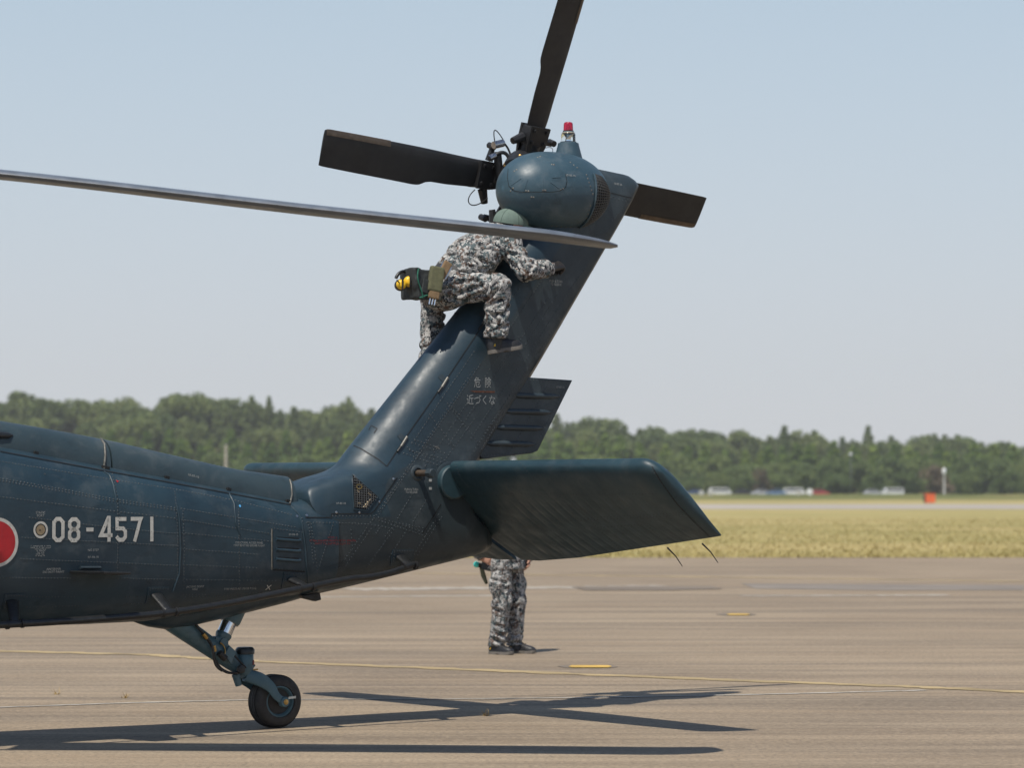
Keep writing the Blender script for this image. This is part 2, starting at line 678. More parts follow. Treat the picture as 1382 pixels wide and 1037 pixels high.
BOOM_ROWS = [
    [(0, 623), (80, 636), (153, 648), (239, 661), (318, 676), (393, 695)],
    [(0, 646), (80, 660), (153, 674), (236, 686)], [(0, 649), (80, 663), (153, 677), (236, 689)],
    [(245, 687), (320, 699), (398, 712)],
    [(0, 671), (80, 681), (159, 691), (236, 700)], [(246, 702), (322, 714), (366, 721)],
    [(40, 699), (153, 713), (240, 721)], [(246, 720), (322, 727), (366, 731)],
    [(30, 726), (153, 733), (238, 737)], [(247, 742), (300, 745), (347, 749)],
    [(28, 755), (153, 760), (238, 764)], [(248, 763), (346, 767)],
    [(0, 780), (95, 781)], [(160, 781), (240, 783)], [(247, 783), (372, 784)],
    [(36, 806), (100, 806)], [(36, 820), (110, 818)], [(170, 806), (196, 806)], [(172, 815), (196, 815)],
    [(247, 803), (320, 802), (392, 797)], [(250, 806), (330, 804)],
    [(159, 676), (159, 781)], [(161, 694), (161, 700)],
    [(236, 664), (238, 684), (240, 720), (240, 790)], [(247, 690), (249, 740), (248, 795)],
    [(322, 684), (323, 720), (323, 797)], [(152, 640), (156, 660), (159, 674)],
    [(367, 716), (367, 768)], [(369, 768), (408, 771)], [(371, 714), (408, 719)],
    [(60, 640), (61, 640)], [(408, 700), (412, 740), (415, 775), (416, 789)],
    [(420, 708), (424, 735), (427, 760), (429, 785)], [(416, 705), (420, 730), (423, 760)],
]
for pl in BOOM_ROWS:
    rivet_line(rb, pl, random.uniform(4.0, 4.8))
tag(rb.build('rivets', M['rivet'], boom_o, 60, fix=False), kind='stuff')

rp = MB()
PYL_ROWS = [
    [(414, 706), (450, 706), (497, 708)], [(449, 697), (505, 697)], [(497, 708), (530, 714)],
    [(505, 700), (545, 640), (592, 570), (640, 498)], [(512, 694), (552, 634), (598, 566), (648, 492)],
    [(458, 766), (503, 702)], [(464, 768), (501, 714)], [(430, 768), (449, 710)], [(474, 716), (476, 742)],
    [(495, 766), (534, 712)], [(523, 756), (549, 716)], [(537, 700), (556, 668)], [(558, 704), (575, 676)],
    [(511, 699), (540, 708), (570, 718)], [(512, 703), (545, 714), (574, 724)], [(535, 706), (575, 714)],
    [(557, 752), (592, 695)], [(561, 754), (596, 698)], [(508, 720), (512, 714)], [(520, 724), (532, 710)],
    [(575, 628), (640, 530), (690, 455)], [(568, 640), (574, 630)],
    [(606, 600), (660, 520), (700, 462), (740, 402)], [(636, 592), (671, 538), (700, 495)], [(640, 611), (691, 530), (712, 498)],
    [(637, 613), (688, 533)], [(600, 622), (640, 566)], [(700, 480), (722, 445), (752, 398)], [(708, 488), (748, 424), (790, 360)],
    [(720, 487), (760, 425), (800, 364)], [(550, 604), (560, 612), (600, 626)], [(556, 598), (600, 612)], [(545, 612), (590, 628)],
    [(553, 608), (596, 619)], [(560, 594), (590, 604)], [(580, 560), (612, 602)], [(612, 556), (644, 596)], [(604, 545), (622, 562)],
    [(645, 540), (700, 455)], [(813, 262), (852, 270)], [(815, 265), (850, 273)], [(826, 298), (846, 276)],
    [(560, 594), (600, 533), (640, 475)], [(664, 440), (700, 390)], [(690, 440), (730, 380)],
]
for pl in PYL_ROWS:
    rivet_line(rp, pl, random.uniform(4.2, 5.2))
tag(rp.build('rivets', M['rivet'], pylon_o, 60, fix=False), kind='stuff')
rt = MB()
for pl in ([(716, 513), (766, 515)], [(738, 522), (690, 608)], [(765, 518), (722, 604)], [(655, 615), (716, 611)], [(700, 524), (650, 606)]):
    rivet_line(rt, pl, 4.2)
tag(rt.build('rivets', M['rivet'], tab_o, 60, fix=False), kind='stuff')
rq = MB()
for pl in ([(689, 258), (692, 254)], [(710, 258), (713, 258)], [(733, 257), (736, 257)], [(757, 256), (760, 255)], [(694, 231), (697, 229)],
           [(726, 212), (729, 211)], [(745, 222), (748, 222)], [(717, 266), (720, 266)], [(792, 236), (800, 262)], [(797, 278), (790, 300)], [(770, 219), (779, 226)], [(745, 305), (770, 307)]):
    rivet_line(rq, pl, 6, None, .008, .3, .003)
tag(rq.build('fasteners', M['lip'], pod_o, 60, fix=False), kind='stuff')

# ---- seams, lips and straps
sm = MB()
for pl in ([(0, 610), (140, 636), (230, 652), (392, 682)],):
    skin_strip(sm, pl, .011, .004)
sm.build('panel_seam', M['seam'], boom_o, fix=False)
for pl in ([(463, 596), (487, 606), (510, 620), (522, 630)], [(522, 630), (548, 590), (600, 516), (636, 462), (664, 420)],
           [(412, 699), (447, 699), (447, 694), (500, 694), (505, 690), (522, 665), (536, 645)],
           [(815, 258), (846, 266), (852, 267)], [(595, 681), (570, 720)], [(800, 372), (716, 502)]):
    sp = MB()
    skin_strip(sp, pl, .0065, .0026, 5)
    sp.build('panel_seam', M['seam'], pylon_o, fix=False)
skin_bead([(136, 593), (141, 600), (142, 615), (140, 633)], .007, M['lip'], 'cover_strap', covers[1], .002, 4)
skin_bead([(390, 645), (393, 655), (394, 668), (391, 681)], .006, M['lip'], 'cover_strap', covers[2], .002, 4)
for pl in ([(140, 637), (148, 642), (153, 655), (157, 676)], [(238, 680), (242, 700), (244, 740), (242, 775), (233, 800)],
           [(309, 666), (316, 680), (318, 706), (324, 722)], [(393, 684), (404, 695), (408, 710), (412, 740), (416, 791)]):
    skin_bead(pl, .0065, M['paint'], 'frame_lip', boom_o, .0005, 5)
for x, y in ((48, 614), (140, 634), (144, 635), (225, 648), (308, 663), (388, 679)):
    p, n = skin(x, y - 2, .004)
    MB().box(p, (.03, .02, .022), Matrix.Rotation(.2, 3, 'Y')).build('latch', M['seam'], covers[2] if x > 142 else covers[1], None, .003)
# dark fairing blister at the left end of the spine
pts = [skin(x, y, .0)[0] for x, y in ((-60, 583), (-30, 586), (0, 588), (10, 588.5), (17, 588))]
MB().tube(pts, [.02, .024, .022, .02, .006], 10).build('blister', M['blackpl'], covers[1], 60)

# ---- hinges on the leading edge cover
for (x, y) in ((600, 517), (545, 597), (655, 432)):
    a, n = skin(x + 4, y - 7, .004)
    b, _ = skin(x - 4, y + 6, .004)
    MB().tube([a, b], .009, 8).build('hinge', M['lip'], pylon_o, 60)
    b2, _ = skin(x - 9, y + 13, .004)
    MB().tube([b, b2], .008, 8).build('hinge', M['black'], pylon_o, 60)
    mb = MB()
    skin_patch(mb, [(x - 9, y - 8), (x - 4, y - 12), (x + 3, y - 6), (x - 2, y)], .004, 4, None, .004)
    mb.build('hinge_plate', M['fin'], pylon_o)
for (x, y) in ((503, 580), (613, 426)):
    mb = MB()
    for pl in ([(x - 5, y + 1), (x - 2, y - 5), (x + 6, y - 1), (x + 2, y + 5)],):
        skin_strip(mb, pl, .006, .003, 3)
    mb.build('drain_notch', M['seam'], pylon_o, fix=False)

# ---- pod access panel outline and exhaust grille
mb = MB()
skin_strip(mb, [(686, 228), (685, 240), (687, 251), (693, 257), (702, 259), (745, 259), (755, 258), (763, 253), (765, 245), (763, 235)], .0038, .0025, 3)
mb.build('access_panel_seam', M['seam'], pod_o, fix=False)
for pl in ([(690, 250), (703, 241)], [(707, 258), (712, 243)], [(733, 258), (733, 242)], [(754, 254), (743, 246)], [(745, 240), (757, 239)]):
    skin_bead(pl, .0045, M['pod'], 'panel_bead', pod_o, -.002, 4)
grille_shade = MB()
XI0, XI1, T0, T1, NU, NT = .36, .93, -1.30, .45, 10, 30
def grille(xi, f):
    """the grille narrows towards its top and bottom"""
    w = math.sin(math.pi * (f * .88 + .06)) ** .6
    x0 = XI0 + .0
    return pod_pt(x0 + (XI1 - x0) * w * xi, T0 + (T1 - T0) * f, .0)
grille_shade.grid([[grille(i / NU, k / NT) + (grille(i / NU, k / NT) - pc).normalized() * .003 for k in range(NT + 1)] for i in range(NU + 1)])
gr_o = grille_shade.build('exhaust_grille', M['dark'], heli, 170, fix=False)  # dark sheet on the fairing, painted shade behind the wires
wire = MB()
def gout(xi, f):
    p = grille(xi, f)
    return p + (p - pc).normalized() * .008
for i in range(0, 10):
    wire.tube([gout(i / 9, k / 40) for k in range(41)], .0032, 4, False)
for k in range(0, 23):
    wire.tube([gout(i / 10, k / 22) for i in range(11)], .0032, 4, False)
tag(wire.build('grille_wires', M['mesh'], gr_o, 60, fix=False), kind='stuff')
for e_ in (0, 1):
    MB().tube([gout(e_, k / 40) for k in range(41)], .007 - .002 * e_, 6).build('grille_rim', M['pod'], gr_o, 60)

# ---- anti-collision light on its plinth
lb = P(768, 214, 0)
lt = P(767, 193.5, 0)
hgt = lt.z - lb.z
pl_o = MB().lathe((lt.x, 0, lb.z - .08), (0, 0, 1), [(0, .105), (.08, .096), (.08 + hgt * .8, .074), (.08 + hgt, .070), (.085 + hgt, .06)], 28).build('light_plinth', M['pod'], heli, 40)
gl, nt, b = newmat('clear_lens')
b.inputs['Base Color'].default_value = (.9, .97, 1, 1)
b.inputs['Transmission Weight'].default_value = 1.0
b.inputs['Roughness'].default_value = .06
b.inputs['IOR'].default_value = 1.3
M['clear'] = gl
gl, nt, b = newmat('red_lens')
b.inputs['Base Color'].default_value = (.75, .03, .10, 1)
b.inputs['Transmission Weight'].default_value = .7
b.inputs['Roughness'].default_value = .12
M['redlens'] = gl
px_m = lt.z - P(767, 203.5, 0).z      # ten pixels
k = px_m / 10
MB().lathe((lt.x, 0, lt.z), (0, 0, 1), [(0, 11 * k), (2 * k, 11 * k), (2.2 * k, 9.8 * k)], 28).build('lens_ring', M['blackpl'], pl_o, 40)
MB().lathe((lt.x, 0, lt.z + 2 * k), (0, 0, 1), [(0, 9.8 * k), (10 * k, 9.6 * k), (12.5 * k, 8.6 * k), (14 * k, 7 * k)], 28).build('clear_lens', M['clear'], pl_o, 50)
MB().lathe((lt.x, 0, lt.z + 2.2 * k), (0, 0, 1), [(0, 3.5 * k), (5 * k, 2.6 * k), (11 * k, 6 * k)], 20).build('reflector', M['chrome'], pl_o, 50)
MB().lathe((lt.x, 0, lt.z + 15.5 * k), (0, 0, 1), [(0, 7.4 * k), (1.6 * k, 7.4 * k), (2 * k, 6.6 * k)], 24).build('lens_ring', M['blackpl'], pl_o, 40)
MB().lathe((lt.x, 0, lt.z + 17 * k), (0, 0, 1), [(0, 6.6 * k), (9 * k, 6.2 * k), (11 * k, 5.4 * k), (11.8 * k, 3.5 * k), (12.2 * k, 1 * k)], 24).build('red_lens', M['redlens'], pl_o, 50)
MB().lathe((lt.x, 0, lt.z + 17.2 * k), (0, 0, 1), [(0, 3 * k), (6 * k, 1.5 * k), (8 * k, 1.2 * k)], 12).build('lamp_bulb', M['brass'], pl_o, 50)
# ---- tail rotor ---------------------------------------------------------------
hub = P(702, 245, .40)
CANT = R(20)
e_up = Vector((0, -math.sin(CANT), math.cos(CANT)))
e_fw = Vector((-1, 0, 0))
e_ax = e_up.cross(e_fw).normalized()
if e_ax.y < 0: e_ax = -e_ax                       # rotor axis, out to starboard and up
rot_o = MB().lathe(hub - e_ax * .30, e_ax, [(0, .05), (.22, .055), (.24, .11), (.30, .12), (.34, .12), (.37, .07), (.42, .05)], 24).build('tail_rotor', M['black'], heli, 40)
PHI = R(5.0)
BR = 1.675
def blade_frame(k):
    th = PHI + k * math.pi / 2            # 0: up, then towards the nose
    sp = (e_up * math.cos(th) - e_fw * math.sin(th)) if False else None
    return th
dirs = []
for kk, base in enumerate(((e_fw, e_up), (e_up, -e_fw), (-e_fw, -e_up), (-e_up, e_fw))):
    s = (base[0] * math.cos(PHI) + base[1] * math.sin(PHI)).normalized()
    lead = (base[1] * math.cos(PHI) - base[0] * math.sin(PHI)).normalized()     # leading edge side
    dirs.append((s, lead))
def tail_blade(s, lead):
    pit = R(9)
    ch = (lead * math.cos(pit) + e_ax * math.sin(pit)).normalized()
    nn = s.cross(ch).normalized()
    # radius, leading edge, trailing edge (metres from the pitch axis), thickness
    tab = [(.36, .085, -.085, .05), (.44, .095, -.098, .042), (.62, .098, -.110, .034), (.76, .102, -.112, .03), (.80, .103, -.122, .03), (.85, .104, -.147, .028),
           (.90, .105, -.151, .027), (1.1, .106, -.148, .026), (1.4, .106, -.145, .025), (BR - .03, .104, -.141, .022), (BR, .098, -.137, .014)]
    rows = []
    for i in range(61):
        r = .36 + (BR - .36) * i / 60
        le, te, t = lerp_table(tab, r)
        row = []
        for c, h in ((0, 0), (.03, .45), (.12, .85), (.3, 1), (.6, .7), (.85, .32), (1, .1), (1, -.1), (.85, -.32), (.6, -.7), (.3, -1), (.12, -.85), (.03, -.45)):
            row.append(hub + s * r + ch * (le + (te - le) * c) + nn * (h * t / 2))
        rows.append(row)
    b = MB().grid(rows, closed=True, caps=True).build('tail_rotor_blade', M['blade'], heli, 40)
    mb = MB()
    rows = []
    for i in range(21):
        r = 1.14 + (BR - .012 - 1.14) * i / 20
        le, te, t = lerp_table(tab, r)
        rows.append([hub + s * r + ch * (le + (te - le) * c + (.0035 if c < .02 else 0)) + nn * (h * t / 2 * 1.1 + math.copysign(.0015, h) * (1 if h else 0))
                     for c, h in ((.15, .93), (.08, .8), (.03, .5), (0, 0), (.03, -.5), (.08, -.8), (.15, -.93))])
    mb.grid(rows)
    mb.build('abrasion_strip', M['strip'], b, 50, fix=False)
    # root fitting: bolted block with tapering cheek, pitch horn and its tip
    rf = MB()
    rotm = Matrix((s, ch, nn)).transposed()
    rf.box(hub + s * .33, (.13, .19, .085), rotm)
    rt_ = rf.build('blade_root', M['black'], b, None, .012)
    ck = MB()
    ck.prism([hub + s * .27 + ch * -.09 + nn * .045, hub + s * .40 + ch * -.10 + nn * .045, hub + s * .40 + ch * .095 + nn * .045, hub + s * .27 + ch * .095 + nn * .045, hub + s * .15 + ch * .06 + nn * .045, hub + s * .15 + ch * -.06 + nn * .045], nn * .02)
    ck.build('root_plate', M['black'], b, None, .004)
    ck = MB()
    ck.prism([hub + s * .27 + ch * -.09 - nn * .045, hub + s * .40 + ch * -.10 - nn * .045, hub + s * .40 + ch * .095 - nn * .045, hub + s * .27 + ch * .095 - nn * .045, hub + s * .12 + ch * .05 - nn * .045, hub + s * .12 + ch * -.05 - nn * .045], nn * .02)
    ck.build('root_plate', M['black'], b, None, .004)
    for q in (.29, .37):
        for w in (-.06, .06):
            for sg in (-1, 1):
                MB().lathe(hub + s * q + ch * w + nn * sg * .05, nn * sg, [(0, .014), (.016, .014), (.018, .009)], 6).build('root_bolt', M['black'], b, 30)
    cf = MB()
    cf.tube([hub + s * .08, hub + s * .16, hub + s * .17, hub + s * .20, hub + s * .21, hub + s * .27], [.06, .065, .078, .08, .068, .07], 16)
    cf.build('cuff', M['black'], b, 40)
    hn = MB()
    hp = hub + s * .30 + ch * .10
    hn.tube([hp, hp + ch * .10 - s * .01 - nn * .0], [.028, .018], 8)
    hn.build('pitch_horn', M['black'], b, 40)
    MB().tube([hp + ch * .10 - e_ax * .03, hp + ch * .10 + e_ax * .03], .022, 10).build('horn_pin', M['black'], b, 40)
    MB().tube([hub + s * .31 - ch * .10, hub + s * .27 - ch * .19], [.034, .024], 8).build('balance_weight', M['black'], b, 40)
    return b
blades = [tail_blade(s, l) for s, l in dirs]
# pitch rods, flexible lines and bonding wires around the hub
def arc(a, b, c, n=12):
    a, b, c = Vector(a), Vector(b), Vector(c)
    return [a * (1 - t) ** 2 + b * 2 * t * (1 - t) + c * t * t for t in [i / n for i in range(n + 1)]]
bx = hub - e_ax * .02
MB().tube([P(671, 205, .3), P(675, 245, .3)], .028, 10).build('pitch_beam', M['black'], rot_o, 50)
MB().tube([P(666, 196, .3), P(679, 193, .3)], .026, 10).build('beam_end', M['steel'], rot_o, 50)
MB().tube([P(660, 214, .28), P(668, 210, .28)], .022, 10).build('hose_fitting', M['steel'], rot_o, 50)
MB().tube(arc(P(668, 210, .28), P(684, 198, .26), P(689, 220, .24)), .013, 8).build('hydraulic_hose', M['blackpl'], rot_o, 60)
MB().tube(arc(P(668, 192, .3), P(662, 160, .3), P(680, 190, .3)), .004, 6).build('bonding_wire', M['black'], rot_o, 60)
MB().tube(arc(P(679, 192, .3), P(688, 200, .3), P(690, 215, .28)), .008, 6).build('bonding_wire', M['black'], rot_o, 60)
def loop(c0, c1, c2, c3, n=20):
    out = []
    for i in range(n + 1):
        t = i / n
        out.append(c0 * (1 - t) ** 3 + c1 * 3 * t * (1 - t) ** 2 + c2 * 3 * t * t * (1 - t) + c3 * t ** 3)
    return out
MB().tube(loop(P(641, 256, .35), P(622, 272, .35), P(636, 288, .35), P(658, 267, .35)), .004, 6).build('bonding_wire', M['black'], rot_o, 60)
MB().tube(loop(P(735, 200, .3), P(747, 196, .3), P(748, 203, .3), P(744, 208, .3)), .003, 6).build('bonding_wire', M['steel'], rot_o, 60)
MB().tube([P(664, 283, .3), P(666, 300, .3)], [.022, .03], 8).build('lower_link', M['black'], rot_o, 50)
for (x, y) in ((692, 217), (682, 223), (687, 221), (702, 212)):
    q = P(x, y, .16)
    MB().lathe(q, (-.6, -.8, 0), [(0, .016), (.03, .016), (.034, .009)], 8).build('hydraulic_fitting', M['brass'], rot_o, 40)
MB().tube([P(694, 232, .10), P(702, 222, .26)], [.09, .10], 18).build('rotor_shaft_boot', M['black'], rot_o, 50)

# ---- main rotor blade that reaches back over the tail
tipW = D(832, 327.5, 16.3)
midW = D(420, 284.0, 16.4)
lefW = D(0, 236.5, 16.45)
p3 = HMI @ lefW; p2 = HMI @ midW; p1 = HMI @ tipW
span = catmull([tuple(p3 + (p3 - p2) * .55 + Vector((0, 0, -.04))), tuple(p3), tuple(p2), tuple(p1)], 20)
span = [Vector(q) for q in span]
cum = [0]
for a, b in zip(span[:-1], span[1:]): cum.append(cum[-1] + (b - a).length)
TL = cum[-1]
rows = []
for i, q in enumerate(span):
    d_tip = TL - cum[i]
    t = (span[min(i + 1, len(span) - 1)] - span[max(i - 1, 0)]).normalized()
    back = t.cross(Vector((0, 0, 1))).normalized()
    # chordwise direction, away from the camera is the trailing side
    to_cam = (HMI @ Vector((0, 0, CAM_H))) - q
    if back.dot(to_cam) > 0: back = -back
    tw = R(1.6 - 2.2 * (1 - d_tip / TL))
    up = back.cross(t).normalized()
    if up.z < 0: up = -up
    chd = (back * math.cos(tw) + up * math.sin(tw)).normalized()
    up2 = up * math.cos(tw) - back * math.sin(tw)
    c = .53; sweep = 0; th = .052
    if d_tip < .45:
        x = 1 - d_tip / .45
        c = .53 * (1 - .30 * x * x)
        sweep = .20 * x * x
        th = .052 * (1 - .55 * x ** 2)
    if d_tip < .10:
        x = 1 - d_tip / .10
        c *= max(.26, math.sqrt(1 - x * x * .93)); th *= max(.4, math.sqrt(1 - x * x * .7))
    row = []
    for f, h in ((0, 0), (.02, .5), (.07, .8), (.18, 1), (.35, .95), (.6, .6), (.85, .2), (1, .03), (1, -.03), (.85, -.14), (.6, -.4), (.35, -.62), (.18, -.68), (.07, -.55), (.02, -.32)):
        row.append(q + chd * (sweep + (f - .25) * c) + up2 * (h * th * .55))
    rows.append(row)
mbl = MB().grid(rows, closed=True, caps=True).build('main_rotor_blade', M['mainblade'], heli, 50)
mbl['label'] = 'long grey main rotor blade drooping over the tail'
def frow(k0, k1, i0, i1, off):
    out = []
    for i in range(i0, i1 + 1):
        c = sum((Vector(p) for p in rows[i]), Vector()) / len(rows[i])
        out.append([Vector(rows[i][k]) + (Vector(rows[i][k]) - c).normalized() * off for k in range(k0, k1 + 1)])
    return out
mb = MB()
loop_rows = []
for i in range(12, len(rows) - 4):
    c = sum((Vector(p) for p in rows[i]), Vector()) / len(rows[i])
    loop_rows.append([Vector(rows[i][k]) + (Vector(rows[i][k]) - c).normalized() * .002 for k in (3, 2, 1, 0, 14, 13, 12)])
mb.grid(loop_rows)
mb.build('abrasion_strip', simple('dull_leading_strip', (.105, .125, .155), .36, 0, .2, 9), mbl, 60, fix=False)

# ---- stabilator ---------------------------------------------------------------
SPAN = 2.29
le_tip = P(880, 629.5, -SPAN)
le_root = P(610, 619, -.27)
te_tip = P(972, 730, -SPAN)
lex, lez = (le_tip.x + le_root.x) / 2, (le_tip.z + le_root.z) / 2
chv = Vector((te_tip.x - le_tip.x, 0, te_tip.z - le_tip.z))
tip_c = chv.length
chv.normalize()
nrm = Vector((-chv.z, 0, chv.x))
if nrm.z < 0: nrm = -nrm                         # upper side
def on_stab(px, py):
    o, d = ray_l(px, py)
    t = (Vector((lex, 0, lez)) - o).dot(nrm) / d.dot(nrm)
    q = o + d * t
    return -q.y, (q - Vector((lex, 0, lez))).dot(chv)
kink = on_stab(750, 757)
rootte = on_stab(660, 752)
print('STAB', tip_c, kink, rootte, math.degrees(math.atan2(-chv.z, chv.x)))
def te_at(y):
    return float(np.interp(y, [rootte[0] if rootte[0] < kink[0] else 0, kink[0], SPAN], [rootte[1], kink[1], tip_c]))
def stab_half(side):
    rows = []
    NSP = 170
    ylist = [.27 + (SPAN - .27) * (i / NSP) for i in range(NSP + 1)]
    C = [0, .004, .015, .035, .065, .11, .17, .24, .30, .33, .36, .42, .5, .58, .63, .66, .69, .75, .82, .9, .96, 1.0]
    for yi, y0 in enumerate(ylist):
        y = y0
        le = 0.0
        te = te_at(y)
        # the tip cap rolls over: leading edge curves back near the tip
        dt = SPAN - y
        thk = 1.0
        if dt < .16:
            x = 1 - dt / .16
            le = .10 * x * x * x
            thk = math.sqrt(max(0.02, 1 - x * x * .96))
        Lw, Up = [], []
        for c in C:
            s = le + (te - le) * c
            t = .078 * thk * (2.969 * math.sqrt(c) - 1.26 * c - 3.516 * c * c + 2.843 * c ** 3 - 1.015 * c ** 4) / 1.0 * 1.02 + .004
            t = max(t, .003)
            # pressed stiffening beads run along the chord
            bd = 0.0
            if .31 < c < .62 or .67 < c < .97:
                ph = (y - .30) / .095
                bd = -.0030 * max(0, math.cos(2 * math.pi * ph)) ** 3 if .3 < y < SPAN - .2 else 0
            # the inner end slants in behind the fin
            yin = y - (.24 * min(1, max(0, (c - .03) / .6))) * max(0, 1 - (y - .27) / .4)
            base = Vector((lex, -side * yin, lez)) + chv * s
            Lw.append(base - nrm * (t + bd))
            Up.append(base + nrm * (t + bd))
        rows.append(Lw + Up[::-1])
    return MB().grid(rows, closed=True, caps=True)
stabs = []
for side in (1, -1):
    o = stab_half(side).build('stabilator', M['stab'], heli, 50)
    stabs.append(o)
BVS = bvh_of([stabs[0]])
rs = MB()
for pl in ([(622, 667), (700, 667), (800, 668), (885, 667)], [(655, 704), (780, 700), (900, 694), (925, 692)], [(655, 707), (780, 703), (900, 697), (925, 695)],
           [(880, 636), (905, 668), (940, 706), (962, 728)], [(612, 622), (622, 645), (632, 658)], [(700, 622), (740, 670)], [(760, 640), (775, 662)],
           [(690, 666), (760, 748)], [(760, 668), (835, 740)], [(830, 668), (890, 725)], [(665, 720), (700, 718), (760, 716)], [(780, 714), (870, 708)]):
    rivet_line(rs, pl, 4.4, BVS, .0038)
tag(rs.build('rivets', M['rivet'], stabs[0], 60, fix=False), kind='stuff')
ss = MB()
for pl in ([(880, 630), (893, 652), (915, 682), (940, 708), (962, 729)],):
    pts = [skin(x, y, .002, BVS) for x, y in resample(pl, 5)]
    L, Rr = [], []
    pts = [q for q in pts if q[0] is not None]
    for i, (p, n) in enumerate(pts):
        t = pts[min(i + 1, len(pts) - 1)][0] - pts[max(i - 1, 0)][0]
        s_ = t.cross(n).normalized() * .003
        L.append(p - s_); Rr.append(p + s_)
    ss.grid([L, Rr])
ss.build('tip_cap_seam', M['seam'], stabs[0], fix=False)
for (x0, y0, x1, y1) in ((902, 741, 921, 765), (949, 735.5, 969, 760)):
    yy, cc = on_stab(x0, y0)
    a = Vector((lex, -yy, lez)) + chv * (cc - .01)
    b = P(x1, y1, -yy - .02)
    m_ = a.lerp(b, .5) + Vector((.006, 0, .006))
    MB().tube([a, m_, b], [.006, .004, .0025], 6).build('static_wick', M['black'], stabs[0], 60)
mb = MB()
skin_patch(mb, [(610.5, 617.5), (619, 617), (620, 619.5), (612, 622)], .002, 3, BVS)
mb.build('bare_corner_patch', M['white'], stabs[0], fix=False)
# pivot drum between fin and stabilator, and the centre tube
dc, dn = skin(608, 651)
drx = Vector((0, -1, 0))
MB().lathe(Vector((dc.x, dc.y + .06, dc.z)), drx, [(0, .112), (.10, .110), (.108, .102)], 36).build('pivot_drum', M['stab'], heli, 40)
MB().lathe(Vector((dc.x, dc.y + .004, dc.z)), drx, [(0, .132), (.006, .132), (.008, .127)], 36).build('pivot_flange', M['fin'], heli, 40)
MB().tube([Vector((lex + .17, -.24, lez - .08)), Vector((lex + .17, .24, lez - .08))], .09, 20).build('stabilator_spar', M['stab'], heli, 40)
# release rod in its collar
rc, rn = skin(563, 639)
MB().lathe(rc - drx * .03, drx, [(0, .052), (.035, .052), (.04, .046), (.041, .034), (.02, .032)], 24).build('rod_collar', M['fin'], heli, 40)
MB().lathe(rc, drx, [(0, .021), (.125, .021)], 16).build('release_rod', M['strip'], heli, 40)
MB().lathe(rc + drx * .12, drx, [(0, .022), (.004, .030), (.05, .030), (.055, .024)], 8).build('rod_end', M['fin'], heli, 30)
# ---- tail landing gear ----------------------------------------------------------
gear = empty('tail_gear', (0, 0, 0), 0, heli)
WR = .167
wc = Vector((0, 0, WR))
def tyre_prof(R_, w):
    pts = []
    for k in range(25):
        th = math.pi * (-.5 + k / 24)
        c, s = math.cos(th), math.sin(th)
        pts.append((math.copysign(abs(s) ** .75, s) * w / 2, R_ - .065 + .065 * abs(c) ** .62))
    return pts
wheel = empty('wheel', (0, 0, 0), 0, gear)
WROT = Matrix.Rotation(R(-4), 3, 'Z')
axl = WROT @ Vector((0, 1, 0))
tp = tyre_prof(WR, .155)
tp = [(-.05, .088)] + tp + [(.05, .088)]
ty = MB().lathe(wc, axl, tp, 48)
# flat spot and bulge where it stands
for i, v in enumerate(ty.v):
    if v[2] < .004:
        ty.v[i] = (v[0], v[1] * 1.06, .001)
ty_o = ty.build('tyre', M['tyre'], gear, 60)
for off in (-.038, -.013, .013, .038):
    MB().lathe(wc + axl * (off - .0022), axl, [(0, WR - .001), (0, WR + .0006), (.0044, WR + .0006), (.0044, WR - .001)], 48).build('tread_groove', M['dark'], gear, 40)  # black bands laid on as the shade in the grooves
rim_o = MB().lathe(wc, axl, [(-.030, .002), (-.030, .066), (-.042, .078), (-.064, .083), (-.071, .090), (-.069, .098), (-.060, .100), (.060, .100), (.071, .09), (.064, .083), (.03, .066), (.03, .002)], 40).build('rim', M['gear'], gear, 40)
MB().lathe(wc + axl * -.032, axl, [(0, .066), (.004, .066)], 32).build('rim_web', M['dark'], gear, 40)  # near-black disc as painted shade inside the rim
for k in range(8):
    th = k * math.pi / 4
    q = wc + axl * -.034 + WROT @ Vector((math.cos(th) * .05, 0, math.sin(th) * .05))
    MB().lathe(q, -axl, [(0, .007), (.008, .007), (.009, .004)], 6).build('rim_bolt', M['brass'] if k % 3 == 0 else M['steel'], gear, 40)
bpy.data.objects.remove(wheel)
ax_end = P(389, 950.5, -.115)
MB().lathe(Vector((0, .11, WR)), (0, -1, 0), [(0, .018), (.235, .018)], 14).build('axle', M['steel'], gear, 40)
MB().lathe(Vector((0, -.092, WR)), (0, -1, 0), [(0, .034), (.026, .034), (.034, .028), (.035, .02)], 24).build('axle_boss', M['gear'], gear, 40)
MB().lathe(Vector((0, -.126, WR)), (0, -1, 0), [(0, .017), (.006, .017), (.0065, .010)], 20).build('axle_cap', M['brass'], gear, 40)
MB().box(Vector((.045, -.13, WR + .026)), (.055, .004, .014), Matrix.Rotation(R(-4), 3, 'Y')).build('tie_tag', M['stencil'], gear)
